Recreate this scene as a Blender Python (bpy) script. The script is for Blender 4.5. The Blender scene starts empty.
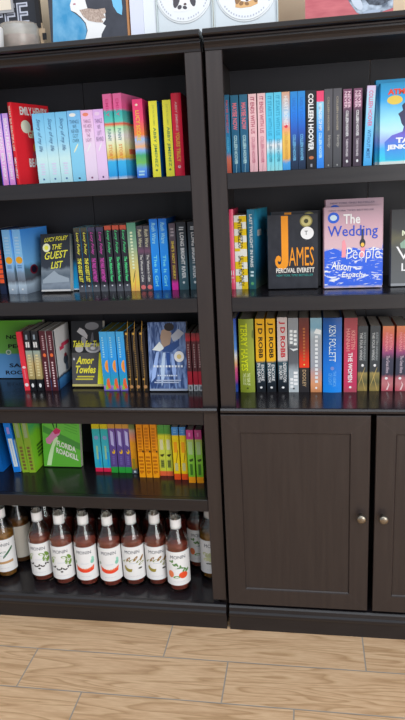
import bpy, bmesh, math, random
from mathutils import Vector, Matrix, Euler

SC = bpy.context.scene
COL = SC.collection
PI = math.pi
rnd = random.Random(7)

# ------------------------------------------------------------ camera
cam_d = bpy.data.cameras.new('camera')
cam_d.sensor_fit = 'HORIZONTAL'; cam_d.sensor_width = 36.0
cam_d.lens = 642.124 / 405 * 36.0
cam_d.clip_start = 0.05
cam = bpy.data.objects.new('camera', cam_d); COL.objects.link(cam)
_y, _p, _r = 0.169786, 0.267673, -0.052157
_f = Vector((-math.sin(_y) * math.cos(_p), math.cos(_y) * math.cos(_p), -math.sin(_p)))
_rt = Vector((math.cos(_y), math.sin(_y), 0)); _up = _rt.cross(_f)
_r2 = _rt * math.cos(_r) + _up * math.sin(_r); _u2 = -_rt * math.sin(_r) + _up * math.cos(_r)
_m = Matrix((_r2, _u2, -_f)).transposed().to_4x4(); _m.translation = Vector((0.25245, -1.68168, 1.32208))
cam.matrix_world = _m
SC.camera = cam

# ------------------------------------------------------------ world, lights, exposure
SC.view_settings.view_transform = 'Standard'; SC.view_settings.look = 'None'
SC.view_settings.gamma = 1.0; SC.view_settings.use_curve_mapping = False
SC.view_settings.exposure = 0.0
W = bpy.data.worlds.new('shop_daylight'); SC.world = W; W.use_nodes = True
W.node_tree.nodes['Background'].inputs[0].default_value = (0.86, 0.92, 1.0, 1)
W.node_tree.nodes['Background'].inputs[1].default_value = 0.70
def area(name, loc, target, sx, sy, power, color):
    l = bpy.data.lights.new(name, 'AREA'); l.shape = 'RECTANGLE'; l.size = sx; l.size_y = sy
    l.energy = power; l.color = color
    o = bpy.data.objects.new(name, l); COL.objects.link(o); o.location = loc
    o.rotation_euler = (Vector(target) - Vector(loc)).to_track_quat('-Z', 'Y').to_euler()
    return o
area('ceiling_light', (0.3, -2.0, 2.95), (0.1, 0.0, 0.7), 3.0, 1.2, 44, (0.90, 0.95, 1.0))
area('shop_window_light', (2.6, -3.6, 1.5), (-0.1, 0.1, 0.9), 2.6, 2.2, 118, (1.0, 0.98, 0.96))

# ------------------------------------------------------------ materials
def s2l(c):
    return c / 12.92 if c <= 0.04045 else ((c + 0.055) / 1.055) ** 2.4
def hx(h, a=1.0):
    h = h.lstrip('#')
    return tuple(s2l(int(h[i:i + 2], 16) / 255) for i in (0, 2, 4)) + (a,)
_mats = {}
def ink(h):
    # printed inks: a little more contrast and saturation than the camera's muted reading of them
    h = h.lstrip('#'); c = [int(h[i:i + 2], 16) / 255 for i in (0, 2, 4)]
    g = sum(c) / 3
    c = [min(0.88, max(0.012, 0.43 + (g + (v - g) * 0.97 - 0.43) * 1.12)) for v in c]
    return tuple(s2l(v) for v in c) + (1.0,)
def bsdf(name):
    m = bpy.data.materials.new(name); m.use_nodes = True
    return m, m.node_tree.nodes, m.node_tree.links, m.node_tree.nodes['Principled BSDF']
def M(col, rough=0.38, metal=0.0, coat=0.0):
    k = (col, rough, metal, coat)
    if k in _mats: return _mats[k]
    m, n, l, b = bsdf('paint_' + col.strip('#'))
    b.inputs['Base Color'].default_value = ink(col); b.inputs['Roughness'].default_value = rough; b.inputs['Specular IOR Level'].default_value = 0.34
    b.inputs['Metallic'].default_value = metal; b.inputs['Specular IOR Level'].default_value = 0.34; b.inputs['Coat Weight'].default_value = coat
    nz = n.new('ShaderNodeTexNoise'); nz.inputs['Scale'].default_value = 40
    mp = n.new('ShaderNodeMapRange'); mp.inputs[3].default_value = rough - 0.05; mp.inputs[4].default_value = rough + 0.05
    l.new(nz.outputs[0], mp.inputs[0]); l.new(mp.outputs[0], b.inputs['Roughness'])
    _mats[k] = m; return m
def ramp(stops, interp='LINEAR', noise=0.0, scale=6.0, rough=0.36, axis='Z'):
    """printed colour bands along one axis of the thing it is on"""
    k = ('r', tuple(stops), interp, noise, scale, axis)
    if k in _mats: return _mats[k]
    m, n, l, b = bsdf('printed_cover')
    tc = n.new('ShaderNodeTexCoord'); sp = n.new('ShaderNodeSeparateXYZ'); cr = n.new('ShaderNodeValToRGB')
    l.new(tc.outputs['Generated'], sp.inputs[0])
    src = sp.outputs[axis]
    if noise:
        nz = n.new('ShaderNodeTexNoise'); nz.inputs['Scale'].default_value = scale; nz.inputs['Detail'].default_value = 4
        l.new(tc.outputs['Generated'], nz.inputs['Vector'])
        ma = n.new('ShaderNodeMath'); ma.operation = 'MULTIPLY_ADD'
        l.new(nz.outputs[0], ma.inputs[0]); ma.inputs[1].default_value = noise
        ad = n.new('ShaderNodeMath'); ad.operation = 'SUBTRACT'; l.new(src, ad.inputs[0]); ad.inputs[1].default_value = noise * 0.5
        l.new(ad.outputs[0], ma.inputs[2]); src = ma.outputs[0]
    l.new(src, cr.inputs[0]); cr.color_ramp.interpolation = interp
    el = cr.color_ramp.elements
    while len(el) < len(stops): el.new(0.5)
    for e, (p, c) in zip(el, stops): e.position = p
    for e, (p, c) in zip(el, stops): e.color = ink(c)
    l.new(cr.outputs[0], b.inputs['Base Color']); b.inputs['Roughness'].default_value = rough; b.inputs['Specular IOR Level'].default_value = 0.34
    _mats[k] = m; return m
def mottled(c1, c2, scale=8, detail=5, rough=0.4, lo=0.35, hi=0.65, stretch=(1, 1, 1), distort=0.0):
    m, n, l, b = bsdf('printed_art')
    tc = n.new('ShaderNodeTexCoord'); mp = n.new('ShaderNodeMapping'); mp.inputs['Scale'].default_value = stretch
    nz = n.new('ShaderNodeTexNoise'); nz.inputs['Scale'].default_value = scale; nz.inputs['Detail'].default_value = detail
    nz.inputs['Distortion'].default_value = distort
    cr = n.new('ShaderNodeValToRGB'); e = cr.color_ramp.elements
    e[0].position = lo; e[0].color = ink(c1); e[1].position = hi; e[1].color = ink(c2)
    l.new(tc.outputs['Generated'], mp.inputs[0]); l.new(mp.outputs[0], nz.inputs['Vector'])
    l.new(nz.outputs[0], cr.inputs[0]); l.new(cr.outputs[0], b.inputs['Base Color'])
    b.inputs['Roughness'].default_value = rough; b.inputs['Specular IOR Level'].default_value = 0.34
    return m
def wood_mat(name, c1, c2, rough, axis):
    m, n, l, b = bsdf(name)
    tc = n.new('ShaderNodeTexCoord'); mp = n.new('ShaderNodeMapping')
    mp.inputs['Scale'].default_value = (2.5, 40, 40) if axis == 'X' else (40, 40, 2.5)
    nz = n.new('ShaderNodeTexNoise'); nz.inputs['Scale'].default_value = 2.2; nz.inputs['Detail'].default_value = 5
    cr = n.new('ShaderNodeValToRGB'); e = cr.color_ramp.elements
    e[0].position = 0.3; e[0].color = hx(c1); e[1].position = 0.75; e[1].color = hx(c2)
    l.new(tc.outputs['Object'], mp.inputs[0]); l.new(mp.outputs[0], nz.inputs['Vector']); l.new(nz.outputs[0], cr.inputs[0])
    l.new(cr.outputs[0], b.inputs['Base Color'])
    r2 = n.new('ShaderNodeMapRange'); r2.inputs[3].default_value = rough - .06; r2.inputs[4].default_value = rough + .08
    l.new(nz.outputs[0], r2.inputs[0]); l.new(r2.outputs[0], b.inputs['Roughness'])
    bp = n.new('ShaderNodeBump'); bp.inputs['Strength'].default_value = 0.06; bp.inputs['Distance'].default_value = 0.002
    l.new(nz.outputs[0], bp.inputs['Height']); l.new(bp.outputs[0], b.inputs['Normal'])
    b.inputs['Specular IOR Level'].default_value = 0.5
    return m
WOODX = wood_mat('espresso_wood_lengthways', '#161317', '#1b181a', 0.33, 'X')
WOODZ = wood_mat('espresso_wood_upright', '#272020', '#2e2624', 0.34, 'Z')
SHELF = wood_mat('espresso_shelf_top', '#19161a', '#1f1c20', 0.2, 'X')
BACKM = wood_mat('dark_back_panel', '#17161e', '#1b1a22', 0.5, 'Z')
def glassy(name, col, trans, rough=0.03, ior=1.45):
    m, n, l, b = bsdf(name)
    b.inputs['Base Color'].default_value = hx(col); b.inputs['Transmission Weight'].default_value = trans
    b.inputs['Roughness'].default_value = rough; b.inputs['IOR'].default_value = ior
    return m
def page_mat():
    m, n, l, b = bsdf('page_edges')
    tc = n.new('ShaderNodeTexCoord'); mp = n.new('ShaderNodeMapping'); mp.inputs['Scale'].default_value = (60, 0.5, 0.5)
    nz = n.new('ShaderNodeTexNoise'); nz.inputs['Scale'].default_value = 3
    cr = n.new('ShaderNodeValToRGB'); e = cr.color_ramp.elements
    e[0].position = .3; e[0].color = hx('#a39b90'); e[1].position = .7; e[1].color = hx('#cfc8bd')
    l.new(tc.outputs['Generated'], mp.inputs[0]); l.new(mp.outputs[0], nz.inputs['Vector']); l.new(nz.outputs[0], cr.inputs[0])
    l.new(cr.outputs[0], b.inputs['Base Color']); b.inputs['Roughness'].default_value = 0.85
    return m
PAGES = page_mat()

# ------------------------------------------------------------ mesh helpers
def box(bm, x0, x1, y0, y1, z0, z1, mi=0):
    v = [bm.verts.new((x, y, z)) for x in (x0, x1) for y in (y0, y1) for z in (z0, z1)]
    for q in ((0, 1, 3, 2), (4, 6, 7, 5), (0, 4, 5, 1), (2, 3, 7, 6), (0, 2, 6, 4), (1, 5, 7, 3)):
        f = bm.faces.new([v[i] for i in q]); f.material_index = mi
def bevel(bm, w, seg=2):
    bmesh.ops.bevel(bm, geom=list(bm.edges), offset=w, segments=seg, affect='EDGES', profile=0.6)
def extrude_x(bm, prof, x0, x1, mi=0):
    """profile of (y, z) points swept from x0 to x1"""
    a = [bm.verts.new((x0, y, z)) for y, z in prof]; b = [bm.verts.new((x1, y, z)) for y, z in prof]
    n = len(prof)
    for i in range(n):
        bm.faces.new((a[i], a[(i + 1) % n], b[(i + 1) % n], b[i])).material_index = mi
    bm.faces.new(a[::-1]).material_index = mi; bm.faces.new(b).material_index = mi
def lathe(bm, prof, seg=28, mi=0, cx=0, cy=0):
    rings = []
    for r, z in prof:
        if r < 1e-6: rings.append([bm.verts.new((cx, cy, z))])
        else: rings.append([bm.verts.new((cx + r * math.cos(2 * PI * i / seg), cy + r * math.sin(2 * PI * i / seg), z)) for i in range(seg)])
    for a, b in zip(rings, rings[1:]):
        for i in range(seg):
            j = (i + 1) % seg
            q = [a[i % len(a)], a[j % len(a)], b[j % len(b)], b[i % len(b)]]
            u = []
            for x in q:
                if x not in u: u.append(x)
            if len(u) > 2: bm.faces.new(u).material_index = mi
def mesh_from(bm, name, mats, smooth=False, fix=True):
    if fix: bmesh.ops.recalc_face_normals(bm, faces=list(bm.faces))
    me = bpy.data.meshes.new(name); bm.to_mesh(me); bm.free()
    for m in (mats if isinstance(mats, (list, tuple)) else [mats]): me.materials.append(m)
    if smooth:
        for p in me.polygons: p.use_smooth = True
    return me
def link(name, me, parent=None, loc=None, rot=None):
    o = bpy.data.objects.new(name, me); COL.objects.link(o)
    if parent is not None: o.parent = parent
    if loc is not None: o.location = loc
    if rot is not None: o.rotation_euler = rot
    return o
def thing(name, label, cat, loc=(0, 0, 0), rot=(0, 0, 0), group=None):
    o = bpy.data.objects.new(name, None); COL.objects.link(o); o.empty_display_size = 0.03
    o.location = loc; o.rotation_euler = rot; o['label'] = label; o['category'] = cat
    if group: o['group'] = group
    return o
def struct(name, me, parent=None):
    o = link(name, me, parent)
    if parent is None: o['kind'] = 'structure'
    return o
def copy_tree(o, parent=None):
    c = o.copy(); COL.objects.link(c)
    if parent is not None: c.parent = parent
    for ch in list(o.children): copy_tree(ch, c)
    return c

# lettering: returns flat geometry (x right, y up) fitted into w x h
_txt = {}
def text_geo(s, w, h, shear=0.0, bold=0.0):
    k = (s, round(w, 5), round(h, 5), shear, bold)
    if k in _txt: return _txt[k]
    cu = bpy.data.curves.new('t', 'FONT'); cu.body = s; cu.size = 1; cu.shear = shear; cu.offset = bold
    cu.resolution_u = 2; cu.align_x = 'LEFT'; cu.space_line = 0.9
    if '\n' in s: cu.align_x = 'CENTER'
    o = bpy.data.objects.new('t', cu); COL.objects.link(o)
    dg = bpy.context.evaluated_depsgraph_get(); dg.update()
    me = o.evaluated_get(dg).to_mesh()
    vs = [v.co.copy() for v in me.vertices]; fs = [tuple(p.vertices) for p in me.polygons]
    o.evaluated_get(dg).to_mesh_clear()
    bpy.data.objects.remove(o); bpy.data.curves.remove(cu)
    x0 = min(v.x for v in vs); x1 = max(v.x for v in vs); y0 = min(v.y for v in vs); y1 = max(v.y for v in vs)
    pts = [((v.x - x0) / (x1 - x0) * w, (v.y - y0) / (y1 - y0) * h) for v in vs]
    _txt[k] = (pts, fs); return pts, fs
def letter_mesh(s, w, h, mp, mat, shear=0.0, bold=0.0):
    """mp maps flat (x, y) to a 3-D point"""
    pts, fs = text_geo(s, w, h, shear, bold)
    me = bpy.data.meshes.new('lettering')
    me.from_pydata([mp(x, y) for x, y in pts], [], fs); me.materials.append(mat); me.update()
    return me
def ell(cx, cz, rx, rz, n=20, a0=0.0, a1=2 * PI, rot=0.0):
    out = []
    for i in range(n):
        a = a0 + (a1 - a0) * i / (n if a1 - a0 > 6.28 else n - 1)
        x, z = rx * math.cos(a), rz * math.sin(a)
        out.append((cx + x * math.cos(rot) - z * math.sin(rot), cz + x * math.sin(rot) + z * math.cos(rot)))
    return out
def rect(x0, x1, z0, z1): return [(x0, z0), (x1, z0), (x1, z1), (x0, z1)]

# ============================================================ the setting
def build_setting():
    # wood-look floor tiles: rows 0.1535 deep, joints stepping along each row
    m, n, l, b = bsdf('wood_look_floor_tile')
    geo = n.new('ShaderNodeNewGeometry'); sp = n.new('ShaderNodeSeparateXYZ'); l.new(geo.outputs['Position'], sp.inputs[0])
    def math_(op, a, c=None, d=None):
        q = n.new('ShaderNodeMath'); q.operation = op
        for i, v in enumerate((a, c, d)):
            if v is None: continue
            if hasattr(v, 'links'): l.new(v, q.inputs[i])
            else: q.inputs[i].default_value = v
        return q.outputs[0]
    RW, TL = 0.1535, 0.575
    ry = math_('DIVIDE', math_('ADD', sp.outputs['Y'], 0.001), -RW)
    row = math_('FLOOR', ry); fy = math_('FRACT', ry)
    xs = math_('DIVIDE', math_('SUBTRACT', math_('ADD', sp.outputs['X'], 0.171), math_('MULTIPLY', row, 0.190)), TL)
    col = math_('FLOOR', xs); fx = math_('FRACT', xs)
    dy = math_('MULTIPLY', math_('MINIMUM', fy, math_('SUBTRACT', 1.0, fy)), RW)
    dx = math_('MULTIPLY', math_('MINIMUM', fx, math_('SUBTRACT', 1.0, fx)), TL)
    dd = math_('MINIMUM', dx, dy)
    gm = n.new('ShaderNodeMapRange'); gm.inputs[1].default_value = 0.0013; gm.inputs[2].default_value = 0.0024
    l.new(dd, gm.inputs[0])
    seed = math_('ADD', math_('MULTIPLY', row, 7.31), math_('MULTIPLY', col, 3.77))
    cb = n.new('ShaderNodeCombineXYZ')
    l.new(math_('ADD', math_('MULTIPLY', sp.outputs['X'], 1.3), seed), cb.inputs[0])
    l.new(math_('ADD', math_('MULTIPLY', sp.outputs['Y'], 17.0), seed), cb.inputs[1]); l.new(seed, cb.inputs[2])
    nz = n.new('ShaderNodeTexNoise'); nz.inputs['Scale'].default_value = 1.1; nz.inputs['Detail'].default_value = 1.5; nz.inputs['Distortion'].default_value = 0.5
    l.new(cb.outputs[0], nz.inputs['Vector'])
    rings = math_('FRACT', math_('MULTIPLY', nz.outputs[0], 10.0))
    wv = n.new('ShaderNodeValToRGB'); e = wv.color_ramp.elements
    e[0].position = 0.0; e[0].color = hx('#bc9872'); e[1].position = 0.30; e[1].color = hx('#d6b28c')
    x = e.new(0.85); x.color = hx('#debc96'); x = e.new(1.0); x.color = hx('#c6a27a')
    l.new(rings, wv.inputs[0])
    n2 = n.new('ShaderNodeTexNoise'); n2.inputs['Scale'].default_value = 6; n2.inputs['Detail'].default_value = 8
    cb2 = n.new('ShaderNodeCombineXYZ'); l.new(math_('MULTIPLY', sp.outputs['X'], 4.0), cb2.inputs[0]); l.new(math_('MULTIPLY', sp.outputs['Y'], 34.0), cb2.inputs[1]); l.new(seed, cb2.inputs[2])
    l.new(cb2.outputs[0], n2.inputs['Vector'])
    mx = n.new('ShaderNodeMix'); mx.data_type = 'RGBA'; mx.blend_type = 'MULTIPLY'; mx.inputs[0].default_value = 0.55
    l.new(wv.outputs[0], mx.inputs[6])
    c2 = n.new('ShaderNodeValToRGB'); e = c2.color_ramp.elements
    e[0].position = .38; e[0].color = (0.78, 0.71, 0.66, 1); e[1].position = .62; e[1].color = (1, 1, 1, 1)
    l.new(n2.outputs[0], c2.inputs[0]); l.new(c2.outputs[0], mx.inputs[7])
    m3 = n.new('ShaderNodeMix'); m3.data_type = 'RGBA'; m3.inputs[6].default_value = hx('#9c948a')
    l.new(gm.outputs[0], m3.inputs[0]); l.new(mx.outputs[2], m3.inputs[7]); l.new(m3.outputs[2], b.inputs['Base Color'])
    b.inputs['Roughness'].default_value = 0.42
    bp = n.new('ShaderNodeBump'); bp.inputs['Strength'].default_value = 0.4; bp.inputs['Distance'].default_value = 0.002
    l.new(gm.outputs[0], bp.inputs['Height']); l.new(bp.outputs[0], b.inputs['Normal'])
    bm = bmesh.new(); box(bm, -3.5, 3.5, -4.0, 0.50, -0.05, 0.0); struct('floor', mesh_from(bm, 'floor', m))
    bm = bmesh.new(); box(bm, -3.5, 3.5, 0.40, 0.50, 0.0, 3.0)
    struct('wall_back', mesh_from(bm, 'wall_back', mottled('#cdb79c', '#d6c1a6', 30, 3, 0.8)))
    bm = bmesh.new(); box(bm, -3.5, 3.5, 0.388, 0.40, 0.0, 0.09)
    struct('baseboard_back', mesh_from(bm, 'baseboard_back', M('#cfc8bd', 0.5)))
build_setting()

# ============================================================ bookcases
D0, D1 = 0.0, 0.345      # front plane and back of the cases
TOPZ = 1.677
def slab(parent, name, x0, x1, y0, y1, z0, z1, mat, bw=0.0012):
    bm = bmesh.new(); box(bm, x0, x1, y0, y1, z0, z1)
    if bw: bevel(bm, bw, 1)
    return link(name, mesh_from(bm, name, mat), parent)
def bookcase(name, label, X0, X1, SI, doors):
    t = thing(name, label, 'bookcase', (X0, 0, 0)); w = X1 - X0
    # uprights (front stile and side panel in one)
    for nm, a, c, s0, s1 in (('side_panel', 0, 0.022, 0, SI), ('side_panel', w - 0.022, w, w - SI, w)):
        bm = bmesh.new(); box(bm, a, c, 0.018, D1, 0.0, 1.633); box(bm, s0, s1, D0, 0.018, 0.09, 1.633)
        bevel(bm, 0.0015, 1); link(nm, mesh_from(bm, nm, WOODZ), t)
    bm = bmesh.new(); box(bm, 0.022, w / 2 - .0008, D1 - 0.012, D1, 0.06, 1.633); box(bm, w / 2 + .0008, w - 0.022, D1 - 0.012, D1, 0.06, 1.633)
    link('back_panel', mesh_from(bm, 'back_panel', BACKM), t)
    bk = D1 - 0.013
    def shelf(z1, z0):
        bm = bmesh.new(); box(bm, 0.0225, w - 0.0225, 0.019, bk, z1 - 0.02, z1); s = link('shelf', mesh_from(bm, 'shelf', SHELF), t)
        slab(s, 'front_rail', SI + .0003, w - SI - .0003, 0.0, 0.0185, z0, z1, WOODX)
    shelf(1.3445, 1.3045); shelf(1.0255, 0.987)
    # waist ledge
    bm = bmesh.new(); extrude_x(bm, [(0.02, 0.703), (-0.012, 0.703), (-0.016, 0.706), (-0.017, 0.712), (-0.014, 0.7175), (-0.011, 0.7185), (bk, 0.7185), (bk, 0.698), (0.02, 0.698)], 0.0003, w - 0.0003)
    link('waist_ledge', mesh_from(bm, 'waist_ledge', SHELF), t)
    if not doors:
        slab(t, 'apron', SI + .0003, w - SI - .0003, 0.0, 0.0185, 0.662, 0.7025, WOODX)
        shelf(0.427, 0.389)
    # plinth
    bm = bmesh.new(); box(bm, 0.0225, w - 0.0225, 0.0, bk, 0.0655, 0.082); link('bottom_board', mesh_from(bm, 'bottom_board', SHELF), t)
    prof = [(-0.0155, 0.0), (-0.0155, 0.051), (-0.022, 0.051), (-0.0235, 0.056), (-0.0235, 0.062), (-0.0175, 0.066), (-0.0165, 0.071), (-0.0155, 0.077), (-0.010, 0.0815), (-0.0005, 0.0820), (-0.0005, 0.0)]
    bm = bmesh.new(); extrude_x(bm, prof, 0.0003, w - 0.0003); link('plinth', mesh_from(bm, 'plinth', WOODX), t)
    # crown: cove, lip and top slab
    prof = [(0.02, 1.632), (-0.003, 1.632), (-0.004, 1.637), (-0.007, 1.643), (-0.013, 1.649), (-0.013, 1.653), (-0.020, 1.6535), (-0.021, 1.6565), (-0.018, 1.6595), (0.02, 1.6595)]
    bm = bmesh.new(); extrude_x(bm, prof, 0.0003, w - 0.0003); link('crown_moulding', mesh_from(bm, 'crown_moulding', WOODX), t)
    bm = bmesh.new(); extrude_x(bm, [(-0.030, 1.6615), (-0.032, 1.6645), (-0.0225, 1.6755), (-0.0205, 1.677), (D1, 1.677), (D1, 1.6335), (0.021, 1.6335), (0.021, 1.66), (-0.026, 1.66)], -0.001, w + 0.001)
    link('top_board', mesh_from(bm, 'top_board', WOODX), t)
    for x0, x1, kx in doors:
        dw = x1 - x0; z0, z1 = 0.094, 0.7005
        y0, y1 = -0.019, -0.0006; R = 0.053
        bm = bmesh.new()
        def ring(i, j):     # mitred frame quad ring between two insets
            (a, ya), (c, yc) = i, j
            A = [bm.verts.new(p) for p in ((x0 + a, ya, z0 + a), (x1 - a, ya, z0 + a), (x1 - a, ya, z1 - a), (x0 + a, ya, z1 - a))]
            B = [bm.verts.new(p) for p in ((x0 + c, yc, z0 + c), (x1 - c, yc, z0 + c), (x1 - c, yc, z1 - c), (x0 + c, yc, z1 - c))]
            for k in range(4): bm.faces.new((A[k], A[(k + 1) % 4], B[(k + 1) % 4], B[k]))
            return B
        ring((0, y1), (0, y0 + .0015)); ring((0, y0 + .0015), (.0015, y0)); ring((.0015, y0), (R - .001, y0))
        ring((R - .001, y0), (R + .0005, y0 + .0025)); ring((R + .0005, y0 + .0025), (R + .0025, y0 + .005)); B = ring((R + .0025, y0 + .005), (R + .004, y0 + .005)); bm.faces.new(B)
        bm.faces.new([bm.verts.new(p) for p in ((x0, y1, z0), (x0, y1, z1), (x1, y1, z1), (x1, y1, z0))])
        bmesh.ops.remove_doubles(bm, verts=list(bm.verts), dist=1e-5)
        d = link('door', mesh_from(bm, 'door', WOODZ), t)
        # mitre lines at the four corners
        bm = bmesh.new()
        for sx in (0, 1):
            for sz in (0, 1):
                def P(a, e): return (x0 + a + e if not sx else x1 - a - e, y0 - .00025, (z0 + a - e) if not sz else (z1 - a + e))
                a, e = .002, .0005
                bm.faces.new([bm.verts.new(q) for q in (P(a, -e), P(a, e), P(R - .001, e), P(R - .001, -e))])
        link('mitre_joint', mesh_from(bm, 'mitre_joint', M('#423b3a', 0.4)), d)
        bm = bmesh.new(); lathe(bm, [(0, 0), (.0065, 0), (.0055, .004), (.0055, .012), (.009, .0155), (.0125, .019), (.0130, .0235), (.0105, .027), (.005, .0285), (0, .0287)], 32)
        k = link('door_knob', mesh_from(bm, 'door_knob', M('#8c857a', 0.33, 1.0), smooth=True), d, (kx, y0, 0.404), (PI / 2, 0, 0))
        k['label'] = 'round brushed metal door knob'
    return t
bookcase('bookcase', 'dark espresso open bookcase on the left, with syrup bottles on its bottom shelf', -0.835, 0.0, 0.042, [])
bookcase('bookcase', 'dark espresso bookcase on the right, with two panelled doors below its shelves', 0.0095, 0.849, 0.0415,
         [(0.0, 0.407, 0.385), (0.4215, 0.8385, 0.4445)])

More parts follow.
